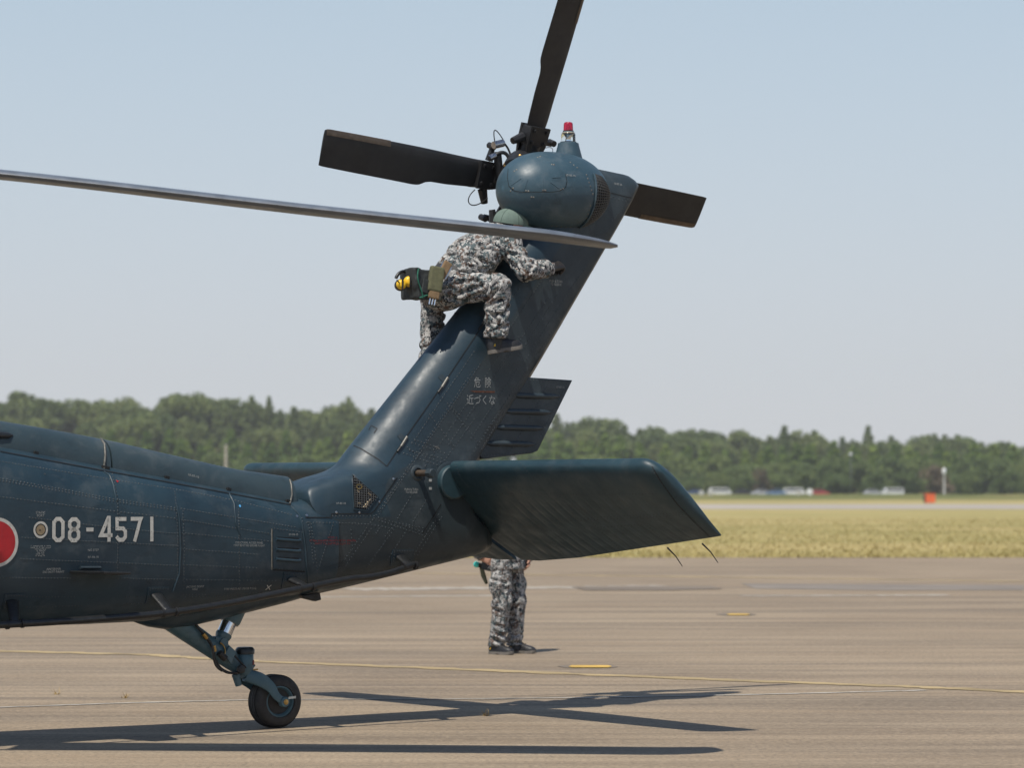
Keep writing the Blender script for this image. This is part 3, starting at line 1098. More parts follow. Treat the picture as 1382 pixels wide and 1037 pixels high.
# fork: crown above the tyre with one arm each side
fk_c = P(331, 912, 0)
fork = MB()
for side in (-1, 1):
    rows = []
    path = [(fk_c.x - .03, .045, fk_c.z + .004), (fk_c.x + .05, .088, fk_c.z - .024), (fk_c.x + .12, .100, fk_c.z - .072), (-.055, .106, WR + .038), (0, .108, WR)]
    wid = [.040, .044, .036, .026, .024]
    thk = [.05, .032, .024, .02, .02]
    cs = catmull([p + (w, t) for p, w, t in zip(path, wid, thk)], 6)
    for i, q in enumerate(cs):
        n0, n1 = cs[max(i - 1, 0)], cs[min(i + 1, len(cs) - 1)]
        t = Vector((n1[0] - n0[0], 0, n1[2] - n0[2])).normalized()
        up = Vector((-t.z, 0, t.x))
        c = Vector((q[0], side * q[1], q[2]))
        row = []
        for k in range(12):
            th = 2 * math.pi * k / 12
            cc, s = math.cos(th), math.sin(th)
            row.append(c + up * math.copysign(abs(s) ** .6, s) * q[3] + Vector((0, 1, 0)) * math.copysign(abs(cc) ** .6, cc) * q[4] / 2)
        rows.append(row)
    fork.grid(rows, closed=True, caps=True)
fork.tube([(fk_c.x - .05, -.02, fk_c.z + .004), (fk_c.x + .04, 0, fk_c.z + .002), (fk_c.x + .085, 0, fk_c.z - .015)], [.045, .070, .050], 14, True, .45)
fork.build('fork', M['gear'], gear, 50)
MB().tube([P(318, 911, -.05), P(322, 926, -.05)], [.026, .02], 10).build('fork_lug', M['gear'], gear, 40)
# strut arm with its gusset
a0, a1 = P(238, 842, 0), P(330, 906, 0)
arm_d = (a1 - a0).normalized()
MB().tube([a0 - arm_d * .12, a0, a0.lerp(a1, .45), a0.lerp(a1, .8), a1], [.072, .070, .062, .054, .046], 20).build('strut_arm', M['gear'], gear, 60)
arm_n = Vector((-arm_d.z, 0, arm_d.x))
arm_n = arm_n if arm_n.z > 0 else -arm_n
gp = MB()
gp.prism([a0.lerp(a1, .46) + arm_n * .070, a0.lerp(a1, .52) + arm_n * .082, a0.lerp(a1, .94) + arm_n * .05, a0.lerp(a1, .98) - arm_n * .02, a0.lerp(a1, .5) + arm_n * .01], (0, .075, 0))
gp.build('strut_gusset', M['gear'], gear, None, .012)
pl_ = MB()
pl_.prism([P(302, 884, -.07), P(309, 872, -.07), P(318, 880, -.07), P(311, 897, -.07)], (0, .02, 0))
pl_.build('junction_box', M['gear'], gear, None, .004)
# shock strut
s0, s1 = P(316, 826, .0), P(297, 868, .0)
sdv = (s1 - s0).normalized()
L_ = (s1 - s0).length
MB().lathe(s0 - sdv * .05, sdv, [(0, .066), (L_ * .35 + .03, .066), (L_ * .35 + .05, .060)], 24).build('shock_cylinder', M['gear'], gear, 40)
MB().lathe(s0 + sdv * L_ * .34, sdv, [(0, .047), (L_ * .38, .047)], 28).build('shock_piston', M['chrome'], gear, 60)
MB().lathe(s0 + sdv * L_ * .70, sdv, [(0, .050), (.012, .052), (.03, .047), (L_ * .26, .036)], 24).build('shock_gland', M['gear'], gear, 40)
MB().tube([s1 + Vector((0, -.05, 0)), s1 + Vector((0, .05, 0))], .030, 16).build('shock_pin', M['gear'], gear, 40)
# kneeling accumulator with its black cap
c0 = P(330.5, 911, -.03)
MB().lathe(c0, (0, 0, 1), [(0, .042), (.03, .052), (.042, .054), (.125, .054), (.13, .050)], 28).build('accumulator', M['gear'], gear, 40)
MB().lathe(c0 + Vector((0, 0, .125)), (0, 0, 1), [(0, .048), (.004, .060), (.03, .061), (.042, .052), (.046, .045), (.044, .0)], 28).build('accumulator_cap', M['blackpl'], gear, 40)
MB().box(c0 + Vector((.035, -.044, .075)), (.018, .004, .03), Matrix.Rotation(R(38), 3, 'Z')).build('warning_sticker', M['redtext'], gear)
for pts, r, m in (
        (loop(P(263, 842, -.07), P(276, 858, -.09), P(284, 866, -.09), P(289, 880, -.09)), .009, 'blackpl'),
        (loop(P(278, 860, -.09), P(296, 876, -.1), P(280, 896, -.1), P(300, 906, -.1)), .008, 'blackpl'),
        (loop(P(288, 878, -.09), P(288, 900, -.09), P(306, 914, -.09), P(325, 908, -.07)), .008, 'black'),
        (loop(P(292, 892, -.09), P(300, 912, -.09), P(312, 912, -.09), P(328, 905, -.08)), .007, 'black'),
        (loop(P(312, 880, -.07), P(320, 890, -.08), P(328, 898, -.08), P(336, 906, -.07)), .006, 'black'),
        (loop(P(297, 868, -.06), P(306, 873, -.06), P(305, 882, -.08), P(301, 888, -.08)), .005, 'brass')):
    MB().tube(pts, r, 8).build('brake_hose', M[m], gear, 60)
MB().tube([P(274, 856, -.09), P(279, 862, -.09)], .015, 10).build('hose_fitting', M['brass'], gear, 40)
MB().tube([P(288.5, 872, -.09), P(290, 880, -.09)], .012, 10).build('hose_fitting', M['brass'], gear, 40)
MB().tube([P(296, 882, -.095), P(304, 890, -.095)], .022, 10).build('swivel_lock', M['black'], gear, 40)
MB().lathe(P(324, 904, -.085), (0, -1, 0), [(0, .026), (.02, .026), (.024, .018)], 14).build('swivel_lock', M['black'], gear, 40)
MB().tube([P(341, 902, -.06), P(344, 898, -.06)], .006, 6).build('valve_stem', M['gear'], gear, 40)
MB().tube([P(340, 905, -.06), P(348, 904, -.06)], .005, 6).build('valve_stem', M['brass'], gear, 40)
MB().tube([P(340, 906, -.06), P(342, 912, -.06)], .005, 6).build('valve_stem', M['gear'], gear, 40)

# ---- antenna rail along the lower flank, on streamlined stand-offs ----------------
rail_px = [(-160, 853), (0, 844), (100, 838), (213, 829), (300, 816), (400, 796), (470, 782), (500, 779), (528, 773), (561, 761)]
rail_y = [-.62, -.56, -.53, -.50, -.46, -.42, -.39, -.385, -.37, -.35]
rail = [P(x, y, yy) for (x, y), yy in zip(rail_px, rail_y)]
rl = [Vector(q) for q in catmull([tuple(p) for p in rail], 6)]
MB().tube(rl, [.021] * (len(rl) - 1) + [.014], 12).build('antenna_rail', M['blackpl'], heli, 60)
def near_rail(x):
    best = min(range(len(rl)), key=lambda i: abs(proj(rl[i])[0] - x))
    return rl[best]
def proj(pl):
    w = HM @ pl
    v = w - Vector((0, 0, CAM_H))
    f = v.y * CP + v.z * SP
    u = -v.y * SP + v.z * CP
    return IW / 2 + F * v.x / f, IH / 2 - F * u / f
for (bx_, by_, rx) in ((17, 812, 28), (211, 803, 221), (394, 783, 408), (541, 752, 553)):
    base, n = skin(bx_, by_, -.005)
    if base is None:
        continue
    e = near_rail(rx)
    ax_ = (e - base)
    uvec = Vector((1, 0, -.05)).normalized()
    rows = []
    for i in range(7):
        t = i / 6
        c = base + ax_ * t
        ch = .044 - .012 * t
        th = .020
        row = []
        for k in range(14):
            a_ = 2 * math.pi * k / 14
            row.append(c + uvec * math.cos(a_) * ch + Vector((0, 0, 1)) * math.sin(a_) * th)
        rows.append(row)
    so = MB().grid(rows, closed=True, caps=True).build('antenna_standoff', M['blackpl'], heli, 60)
    mb = MB()
    skin_patch(mb, [(bx_ - 15, by_ + 12), (bx_ - 11, by_ - 10), (bx_ + 17, by_ - 10), (bx_ + 17, by_ + 8)], .005, 5, None, .006)
    mb.build('mounting_plate', M['paint'], so)
    mb = MB()
    for pl in ([(bx_ - 9, by_ - 8), (bx_ + 15, by_ - 8)], [(bx_ - 11, by_ + 8), (bx_ - 9, by_ - 6)]):
        for (x, y) in resample(pl, 3.6):
            p_, n_ = skin(x, y, .005)
            if p_ is not None: rivet(mb, p_, n_)
    tag(mb.build('rivets', M['rivet'], so, 60, fix=False), kind='stuff')
    for dx in (-.03, .03):
        t_ = Vector((1, 0, .06))
        MB().tube([e + t_ * (dx * 1.6 - .008), e + t_ * (dx * 1.6 + .008)], .027, 12).build('rail_clamp', M['black'], so, 40)
# tie-down step under the joint
q = [P(404, 804, -.12), P(414, 803, -.12), P(429, 800, -.12), P(431, 810, -.12), P(424, 812, -.12), P(408, 808, -.12)]
MB().prism(q, (0, .05, 0)).build('tie_down_fitting', M['black'], heli, None, .006)

# ---- flat blade antenna standing out from the flank -------------------------------
an0, nn_ = skin(118, 772)
o1 = -.30
ant = [Vector((an0.x - .13, an0.y + .03, an0.z)), Vector((an0.x + .25, an0.y + .03, an0.z - .015)), Vector((an0.x + .12, an0.y + o1, an0.z - .005)), Vector((an0.x - .06, an0.y + o1, an0.z + .002))]
MB().prism(ant, (0, 0, .016)).build('blade_antenna', M['blackpl'], heli, None, .006)
a_, _ = skin(107, 766.5, .012); b_, _ = skin(134, 766.5, .012)
MB().tube([a_, b_], .012, 8, True, .8).build('antenna_mount', M['fin'], heli, 50)

# ---- louvred access panel ------------------------------------------------------------
mb = MB()
skin_patch(mb, [(368, 716), (407, 721), (411, 770), (368, 767)], .004, 7, None, .006)
lp = mb.build('louvre_panel', M['paint'], heli, 30)
skin_bead([(366.5, 714), (366.5, 769)], .0045, M['lip'], 'panel_edge', lp, .003, 5)
mb = MB(); skin_strip(mb, [(368, 769.5), (411, 772)], .008, .003, 5); mb.build('panel_edge', M['seam'], lp, fix=False)
for y in (728.5, 742.5, 755.5):
    skin_bead([(372, y - .5), (375, y), (400, y + 2), (405, y + 1.5)], [.004, .012, .012, .012, .012, .012, .004][:0] or .012, M['paint'], 'louvre', lp, .002, 4.8)
    mb = MB(); skin_patch(mb, [(373, y - 3.4), (402, y - 2), (404, y + .4), (373, y - .6)], .0075, 4); mb.build('louvre_slot', M['dark'], lp, fix=False)  # dark patch on the skin, painted shade of the slot

# ---- triangular wire-mesh vent at the pylon root ----------------------------------------
tri = [(476, 642), (508, 671), (494, 688), (478, 685)]
mb = MB(); skin_patch(mb, tri, .003, 5); vent = mb.build('mesh_vent', M['dark'], heli, fix=False)  # dark patch on the skin, painted shade behind the mesh
def inside(poly, x, y):
    c = False
    for (x0, y0), (x1, y1) in zip(poly, poly[1:] + poly[:1]):
        if (y0 > y) != (y1 > y) and x < (x1 - x0) * (y - y0) / (y1 - y0) + x0:
            c = not c
    return c
mb = MB()
for fam in (0, 1):
    for k in range(-4, 16):
        run = []
        for j in range(121):
            t = j / 120
            if fam == 0: x, y = 472 + k * 3.1, 638 + 54 * t
            else: x, y = 472 + 40 * t, 640 + k * 3.1 + 4 * t
            if inside(tri, x, y):
                run.append((x, y))
        if len(run) > 2:
            pts = [skin(x, y, .008)[0] for x, y in (run[0], run[len(run) // 2], run[-1])]
            mb.tube(pts, .0026, 5)
tag(mb.build('vent_wires', M['mesh'], vent, fix=False), kind='stuff')
pts = [skin(484 + 3.5 * math.cos(a), 657.5 + 3 * math.sin(a), .006)[0] for a in [2 * math.pi * k / 14 for k in range(15)]]
MB().tube(pts, .005, 6).build('coupling_ring', M['brass'], vent, 60)
for (x0, y0, x1, y1) in ((493, 685, 499, 674), (490, 685, 496, 677), (481, 662, 484, 665), (496, 666, 500, 669), (482, 679, 486, 680)):
    MB().tube([skin(x0, y0, .006)[0], skin(x1, y1, .006)[0]], .0045, 6).build('cable_end', M['tan'], vent, 60)
skin_bead([(475, 640), (510, 671), (495, 690), (477, 688), (475, 640)], .0045, M['leading'], 'vent_rim', vent, .002, 4)

# ---- markings ---------------------------------------------------------------------------
def ribbon(mb, path, w, cen, hgt, closed=False, off=.0028, aspect=1.0):
    """a brush line of even width in marking units, laid on the skin; cen: photograph point of the marking's middle"""
    pts = [Vector((p[0], p[1])) for p in path]
    n = len(pts)
    L, Rr = [], []
    idx = list(range(n))
    for i in idx:
        if closed:
            a, b = pts[i] - pts[i - 1], pts[(i + 1) % n] - pts[i]
        else:
            a = pts[i] - pts[i - 1] if i > 0 else pts[1] - pts[0]
            b = pts[i + 1] - pts[i] if i < n - 1 else pts[i] - pts[i - 1]
        a, b = a.normalized(), b.normalized()
        na, nb = Vector((-a.y, a.x)), Vector((-b.y, b.x))
        m = (na + nb).normalized()
        k = w / 2 / max(.35, m.dot(na))
        L.append(pts[i] + m * k); Rr.append(pts[i] - m * k)
    if closed:
        L.append(L[0]); Rr.append(Rr[0])
    c0, _ = skin(*cen)
    def lay(q):
        o = Vector((c0.x + q.x * hgt * aspect, -3, c0.z + q.y * hgt))
        h = BV.ray_cast(o, Vector((0, 1, 0)))
        nn = h[1] if h[1].y < 0 else -h[1]
        return h[0] + nn * off
    A_, B_ = [], []
    for i in range(len(L) - 1):
        sub = 6
        for k in range(sub):
            A_.append(lay(L[i].lerp(L[i + 1], k / sub))); B_.append(lay(Rr[i].lerp(Rr[i + 1], k / sub)))
    A_.append(lay(L[-1])); B_.append(lay(Rr[-1]))
    mb.grid([A_, B_])
k_ = .15
def octo(w, y0, y1, ch=.13):
    x = w / 2
    return [(-x + ch, y0), (x - ch, y0), (x, y0 + ch), (x, y1 - ch), (x - ch, y1), (-x + ch, y1), (-x, y1 - ch), (-x, y0 + ch)]
GL = {
    '0': [(octo(.42, -.42, .42), True)],
    '8': [(octo(.42, .02, .42, .12), True), (octo(.42, -.42, .02, .12), True)],
    '-': [([(-.17, 0), (.17, 0)], False)],
    '4': [([(.14, -.5), (.14, .46), (.10, .46), (-.26, -.24), (.30, -.24)], False)],
    '5': [([(.26, .42), (-.19, .42), (-.19, .04), (.10, .04), (.21, -.08), (.21, -.30), (.10, -.42), (-.09, -.42), (-.22, -.28)], False)],
    '7': [([(-.28, .42), (.21, .42), (.17, .34), (-.10, -.5)], False)],
    '1': [([(0, -.5), (0, .5)], False)],
}
digits = MB()
for ch, x, y in (('0', 78.5, 715.2), ('8', 99.7, 715.5), ('-', 121, 715.2), ('4', 143.0, 714.8), ('5', 163, 715.0), ('7', 184, 714.7), ('1', 204.6, 714.5)):
    for path, cl in GL[ch]:
        ribbon(digits, path, .155, (x, y), .147, cl)
mk = digits.build('serial_number', M['white'], boom_o, fix=False)
mk['label'] = 'pale grey serial number 08-4571'
def disc_on(mb, cen, r0, r1, off, n=48):
    c0, _ = skin(*cen)
    rows = []
    for rr in (r0, (r0 + r1) / 2, r1) if r0 > 0 else (0.001, r1 * .25, r1 * .5, r1 * .75, r1):
        row = []
        for k in range(n + 1):
            a = 2 * math.pi * k / n
            h = BV.ray_cast(Vector((c0.x + rr * math.cos(a), -3, c0.z + rr * math.sin(a))), Vector((0, 1, 0)))
            nn = h[1] if h[1].y < 0 else -h[1]
            row.append(h[0] + nn * off)
        rows.append(row)
    mb.grid(rows)
# roundel: its centre lies just out of frame
rcen = (-4.5, 732.5)
mb = MB(); disc_on(mb, rcen, 0, .124, .0026); rd = mb.build('roundel', M['red'], heli, fix=False)
mb = MB(); disc_on(mb, rcen, .1235, .143, .0028); mb.build('roundel_ring', M['white'], rd, fix=False)
mb = MB(); disc_on(mb, (54.5, 715.5), 0, .030, .003); spt = mb.build('static_port', M['tan'], heli, fix=False)
mb = MB(); disc_on(mb, (54.5, 715.5), .0295, .036, .0032); mb.build('port_ring', M['seam'], spt, fix=False)
mb = MB(); disc_on(mb, (54.5, 715.5), .0355, .049, .003); mb.build('port_ring', M['white'], spt, fix=False)
mb = MB(); disc_on(mb, (53.6, 716), .003, .006, .0036, 10); mb.build('port_hole', M['seam'], spt, fix=False)

def text_on(txt, cen, hgt, mat, parent, name='stencil_marking', slope=0.0, sx=1.0, off=.0028, spacing=1.0, line=1.0, bold=0.0):
    """painted stencil text, laid letter by letter on the skin; hgt is the cap height in metres"""
    cu = bpy.data.curves.new('t', 'FONT')
    cu.body = txt
    cu.align_x = 'CENTER'; cu.align_y = 'CENTER'
    cu.size = hgt / .70
    cu.space_character = spacing
    cu.space_line = line
    cu.resolution_u = 2
    if bold: cu.offset = bold
    ob = bpy.data.objects.new('t', cu)
    COL.objects.link(ob)
    dg = bpy.context.evaluated_depsgraph_get()
    me = bpy.data.meshes.new_from_object(ob.evaluated_get(dg))
    c0, _ = skin(*cen)
    mb = MB()
    vs = []
    for v in me.vertices:
        x, z = v.co.x * sx, v.co.y
        h = BV.ray_cast(Vector((c0.x + x, -3, c0.z + z + x * slope)), Vector((0, 1, 0)))
        if h[0] is None:
            h = (Vector((c0.x + x, c0.y, c0.z + z)), Vector((0, -1, 0)))
        nn = h[1] if h[1].y < 0 else -h[1]
        vs.append(h[0] + nn * off)
    mb.add(vs, [tuple(p.vertices) for p in me.polygons])
    bpy.data.objects.remove(ob, do_unlink=True)
    bpy.data.curves.remove(cu)
    bpy.data.meshes.remove(me)
    return mb.build(name, mat, parent, fix=False)
ST = M['stencil']
text_on('STATIC\nPORT', (54.5, 694.5), .014, ST, boom_o, line=.9)
text_on('NO STEP', (125.5, 743), .0135, ST, boom_o)
text_on('07-08-10', (125.5, 752.5), .0125, ST, boom_o, sx=1.15)
text_on('ANTENNA\nDO NOT PAINT', (72, 770.5), .0125, ST, boom_o, sx=1.15, line=.95)
text_on('STRUCTURAL ACCESS PANEL\nMUST BE FITTED BEFORE FLIGHT', (336, 735), .0125, ST, boom_o, sx=.9, line=.95, slope=-.02)
text_on('JACKING POINT\nHERE', (263, 794), .0125, ST, boom_o, sx=1.0, line=.9)
text_on('TYRE PRESSURE 175/195 P.S.I.G.', (324, 795), .0125, ST, boom_o, sx=1.05)
text_on('07-08-10', (395, 722), .0125, ST, boom_o, sx=1.1, off=.008)
text_on('07-07-10', (261, 643), .0135, ST, covers[2], sx=1.1, slope=-.2)
text_on('07-07-10', (460, 680), .012, ST, pylon_o, sx=1.1)
text_on('PUSH & TURN\nTO RELEASE', (555, 663), .014, ST, pylon_o, sx=.9, line=.9)
text_on('PUSH & TURN\nTO RELEASE', (750, 382), .016, ST, pylon_o, sx=.8, line=.9)
text_on('39-45', (613, 648), .012, ST, pylon_o) if False else None
text_on('07-07-10', (756, 523), .014, ST, tab_o, sx=.95)
text_on('07-07-10', (834, 249), .015, ST, pylon_o, sx=.9, slope=-.05)
text_on('07-05-10', (770, 237), .014, ST, pod_o, sx=1.1)
text_on('X', (362, 793.5), .03, M['white'], boom_o, sx=1.4)
kj = text_on('危  険', (651, 517.5), .052, M['stencil'], pylon_o, 'warning_text', sx=.78)
kj['label'] = 'Japanese danger warning stencilled on the fin'
text_on('近づくな', (649, 541), .048, M['stencil'], pylon_o, 'warning_text', sx=.92)
text_on('NOTE\nCHECK DRIVE SHAFT COVER\nIS FULLY CLOSED', (449, 730), .011, M['redtext'], pylon_o, sx=1.2, line=.95) if False else None
mb = MB(); skin_patch(mb, [(634, 527.5), (668, 528), (667, 530.5), (640, 530)], .002, 5); mb.build('rusty_smear', M['rustmark'], pylon_o, fix=False)
mb = MB(); skin_patch(mb, [(585, 603), (590, 602), (594, 607), (591, 606)], .002, 3); mb.build('paint_chip', M['lip'], pylon_o, fix=False)
for q in ((578.5, 647, 582.5, 650.5), (578.5, 658, 582.5, 661.5)):
    mb = MB()
    skin_patch(mb, [(q[0], q[1]), (q[2], q[1]), (q[2], q[3]), (q[0], q[3])], .0025, 3)
    mb.build('position_mark', M['stencil'], pylon_o, fix=False)
mb = MB(); skin_patch(mb, [(156, 648.5), (160, 650), (158, 652)], .003, 2); mb.build('red_paint_spot', M['red'], boom_o, fix=False)
mb = MB(); disc_on(mb, (323.5, 683.5), 0, .008, .003, 12); mb.build('blue_paint_spot', simple('light_blue_paint', (.08, .32, .6), .5), boom_o, fix=False)
for x, y in ((401, 697), (414, 696), (454, 692), (485, 692), (512, 678), (531, 647)):
    p_, n_ = skin(x, y, 0)
    if p_ is not None:
        MB().lathe(p_, n_, [(0, .009), (.003, .008), (.004, .003)], 10).build('fastener', M['steel'], pylon_o, 40)

# worn stencil blocks too small to read: rows of tiny letter strokes
def scribble(cx, cy, widths, lh, mat, parent):
    mb = MB()
    for r, w in enumerate(widths):
        x = cx - w / 2
        y = cy + (r - (len(widths) - 1) / 2) * lh
        while x < cx + w / 2:
            lw = random.uniform(1.0, 1.6)
            for (x0, y0, x1, y1) in ((x, y - lh * .3, x, y + lh * .3), (x, y + random.choice((-.3, 0, .3)) * lh, x + lw, y + random.choice((-.3, 0, .3)) * lh)):
                a, n = skin(x0, y0, .0024); b_, _ = skin(x1, y1, .0024)
                if a is None or b_ is None: continue
                t = b_ - a
                if t.length < 1e-5: continue
                s_ = t.cross(n).normalized() * .0011
                mb.add([a - s_, a + s_, b_ + s_, b_ - s_], [(0, 1, 2, 3)])
            x += lw + random.uniform(.5, .9) + (1.5 if random.random() < .18 else 0)
    return tag(mb.build('stencil_marking', mat, parent, fix=False), kind='stuff')
scribble(54.5, 744, (26, 26, 15, 10, 8, 12, 13), 2.2, M['stencil'], boom_o)
scribble(449, 730, (13, 62, 48), 4.2, simple('faded_red_letters', (.22, .012, .014), .6, 0, .3, 60), pylon_o)
# ================================================================== the airfield
m, nt, b = newmat('worn_apron')
v = coords(nt, (1, 1, 1), 'Object')
f1 = noise(nt, v, .22, 7, .62, .4)
c = ramp(nt, f1, [(.30, (.200, .149, .100)), (.50, (.292, .222, .150)), (.70, (.378, .296, .203))])
f2 = noise(nt, coords(nt, (.12, 1.5, 1)), .75, 8, .66, .5)
c = mixc(nt, ramp(nt, f2, [(.42, 0.0), (.64, .85)]), c, (.155, .124, .093))
f5 = noise(nt, coords(nt, (.18, 3.2, 1)), 1.3, 7, .7, .4)
c = mixc(nt, ramp(nt, f5, [(.45, 0.0), (.66, .55)]), c, (.42, .335, .235))
f3 = noise(nt, v, 14.0, 6, .75)
c = mixc(nt, ramp(nt, f3, [(.46, 0.0), (.72, .6)]), c, (.42, .335, .24))
f4 = noise(nt, v, 34.0, 5, .8)
c = mixc(nt, ramp(nt, f4, [(.36, .75), (.55, 0.0)]), c, (.11, .09, .07))
nt.links.new(c, b.inputs['Base Color'])
b.inputs['Roughness'].default_value = .86
b.inputs['Specular IOR Level'].default_value = .25
bump(nt, b, noise(nt, v, 45.0, 6, .7), .5, .006)
M['apron'] = m

m, nt, b = newmat('dry_grass')
v = coords(nt)
f1 = noise(nt, coords(nt, (.5, 1, 1)), .10, 7, .65, .3)
c = ramp(nt, f1, [(.32, (.25, .225, .085)), (.5, (.36, .30, .13)), (.70, (.44, .35, .17))])
f2 = noise(nt, coords(nt, (.6, 1, 1)), .9, 6, .7)
c = mixc(nt, ramp(nt, f2, [(.5, 0.0), (.8, .6)]), c, (.17, .165, .05))
nt.links.new(c, b.inputs['Base Color'])
b.inputs['Roughness'].default_value = .95
b.inputs['Specular IOR Level'].default_value = .1
M['grass'] = m
m, nt, b = newmat('green_meadow')
v = coords(nt)
c = ramp(nt, noise(nt, v, .05, 7, .65, .3), [(.3, (.075, .095, .028)), (.5, (.13, .14, .042)), (.7, (.25, .21, .08))])
nt.links.new(c, b.inputs['Base Color'])
b.inputs['Roughness'].default_value = .95
b.inputs['Specular IOR Level'].default_value = .1
M['meadow'] = m

def sheet(name, x0, x1, y0, y1, z, mat, kind='structure', nx=2, ny=2):
    mb = MB()
    mb.grid([[(x0 + (x1 - x0) * i / nx, y0 + (y1 - y0) * j / ny, z) for i in range(nx + 1)] for j in range(ny + 1)])
    return tag(mb.build(name, mat, None, fix=False), kind=kind)
def flat(name, px, mat, z, kind='structure', parent=None):
    """a painted or laid area on the ground, from its outline in the photograph"""
    mb = MB()
    q = [G(x, y, z) for x, y in px]
    mb.add(q, [tuple(range(len(q)))])
    o = mb.build(name, mat, parent, fix=False)
    if kind: tag(o, kind=kind)
    return o
EDGE = G(0, 753).y
sheet('ground', -3500, 3500, -300, 6500, -.03, M['meadow'])
sheet('apron', -260, 260, -120, EDGE, 0, M['apron'])
sheet('grass_field', -900, 900, EDGE, 420, -.008, M['grass'])
tw = simple('pale_taxiway', (.35, .31, .265), .9, 0, .2, .03)
sheet('far_taxiway', -900, 900, G(0, 687.5).y, G(0, 681.0).y, .0, tw)

yel = simple('faded_yellow_line', (.345, .257, .130), .8, 0, .35, 1.5)
yel2 = simple('yellow_marking', (.55, .35, .07), .75, 0, .2, 3)
wht = simple('faded_white_line', (.37, .335, .285), .85, 0, .3, .8)
wht2 = simple('worn_pale_patch', (.325, .285, .235), .85, 0, .3, .4)
drk = simple('dark_tar_patch', (.175, .14, .105), .85, 0, .3, .5)

def line_px(name, pts, w, mat, z, break_=0):
    """a painted line through points of the photograph, w metres wide, with ragged edges"""
    q = []
    for (a, b_) in zip(pts[:-1], pts[1:]):
        for k in range(16):
            t = k / 16
            q.append(G(a[0] + (b_[0] - a[0]) * t, a[1] + (b_[1] - a[1]) * t, z))
    q.append(G(*pts[-1], z))
    L, Rr = [], []
    for i, p in enumerate(q):
        t = (q[min(i + 1, len(q) - 1)] - q[max(i - 1, 0)]).normalized()
        s = Vector((-t.y, t.x, 0))
        w1 = w / 2 * random.uniform(.45, 1.3)
        w2 = w / 2 * random.uniform(.45, 1.3)
        L.append(p + s * w1); Rr.append(p - s * w2)
    return tag(MB().grid([L, Rr]).build(name, mat, None, fix=False), kind='structure')
line_px('yellow_line', [(-300, 862), (0, 879), (200, 884), (340, 893), (600, 903), (900, 915), (1200, 926), (1382, 934), (1700, 950)], .24, yel, .004)
line_px('white_line', [(-200, 962), (0, 955), (180, 949), (340, 945), (600, 944), (800, 942), (1010, 938), (1100, 936), (1250, 932)], .08, wht, .004)
line_px('far_white_line', [(1000, 804.5), (1140, 804), (1280, 803.5)], .35, wht, .004)
line_px('far_white_line', [(420, 806), (560, 805), (710, 804)], .35, wht, .004)
line_px('far_yellow_line', [(560, 774), (800, 777), (1100, 781), (1382, 785)], .4, yel, .004)
line_px('pale_streak', [(470, 795.5), (560, 794.8), (700, 793.8), (800, 792.6), (905, 791.5)], 1.2, wht2, .004)
flat('tar_patch', [(770, 792), (960, 791), (975, 795), (900, 797), (790, 797)], drk, .008)
flat('tar_patch', [(1000, 788), (1382, 790), (1382, 797), (1180, 797), (1020, 795)], simple('grey_patch', (.20, .17, .14), .85, 0, .3, .5), .004)
for (cx, cy, hw, hh) in ((795, 899.8, 31, 1.5), (995, 829.6, 18, 1.0)):
    flat('marking_surround', [(cx - hw - 12, cy), (cx - hw, cy - hh - .5), (cx + hw, cy - hh - .5), (cx + hw + 8, cy + .5), (cx + hw, cy + hh + .5), (cx - hw, cy + hh + .6)], drk, .004)
    flat('yellow_marking', [(cx - hw + 3, cy), (cx - hw + 8, cy - hh), (cx + hw - 5, cy - hh), (cx + hw, cy), (cx + hw - 5, cy + hh), (cx - hw + 8, cy + hh)], yel2, .008)
# ================================================================== the far wood
def leaf_mat(name, c1, c2, c3):
    m, nt, b = newmat(name)
    oi = nt.nodes.new('ShaderNodeObjectInfo')
    v = coords(nt)
    f = noise(nt, v, 1.1, 3, .6)
    c = ramp(nt, f, [(.32, c1), (.55, c2), (.75, c3)])
    hs = nt.nodes.new('ShaderNodeHueSaturation')
    mr = nt.nodes.new('ShaderNodeMapRange')
    nt.links.new(oi.outputs['Random'], mr.inputs[0])
    mr.inputs[3].default_value = 1.08; mr.inputs[4].default_value = 1.68
    nt.links.new(mr.outputs[0], hs.inputs['Value'])
    mr2 = nt.nodes.new('ShaderNodeMapRange')
    nt.links.new(oi.outputs['Random'], mr2.inputs[0])
    mr2.inputs[3].default_value = .515; mr2.inputs[4].default_value = .485
    nt.links.new(mr2.outputs[0], hs.inputs['Hue'])
    nt.links.new(c, hs.inputs['Color'])
    nt.links.new(hs.outputs[0], b.inputs['Base Color'])
    b.inputs['Roughness'].default_value = .75
    b.inputs['Specular IOR Level'].default_value = .2
    # thin leaves let part of the light through
    tr_ = nt.nodes.new('ShaderNodeBsdfTranslucent')
    nt.links.new(hs.outputs[0], tr_.inputs['Color'])
    mx = nt.nodes.new('ShaderNodeMixShader'); mx.inputs[0].default_value = .42
    nt.links.new(b.outputs[0], mx.inputs[1]); nt.links.new(tr_.outputs[0], mx.inputs[2])
    nt.links.new(mx.outputs[0], nt.nodes['Material Output'].inputs['Surface'])
    return m
M['conifer'] = leaf_mat('conifer_foliage', (.090, .125, .048), (.145, .185, .070), (.20, .235, .095))
M['young'] = leaf_mat('young_conifer_foliage', (.10, .155, .034), (.16, .225, .048), (.21, .28, .066))
M['broad'] = leaf_mat('broadleaf_foliage', (.078, .112, .038), (.125, .165, .054), (.18, .22, .076))
M['browntree'] = leaf_mat('brown_foliage', (.10, .085, .05), (.15, .12, .075), (.19, .15, .10))
M['bark'] = simple('bark', (.09, .07, .05), .9, 0, .3, 2)

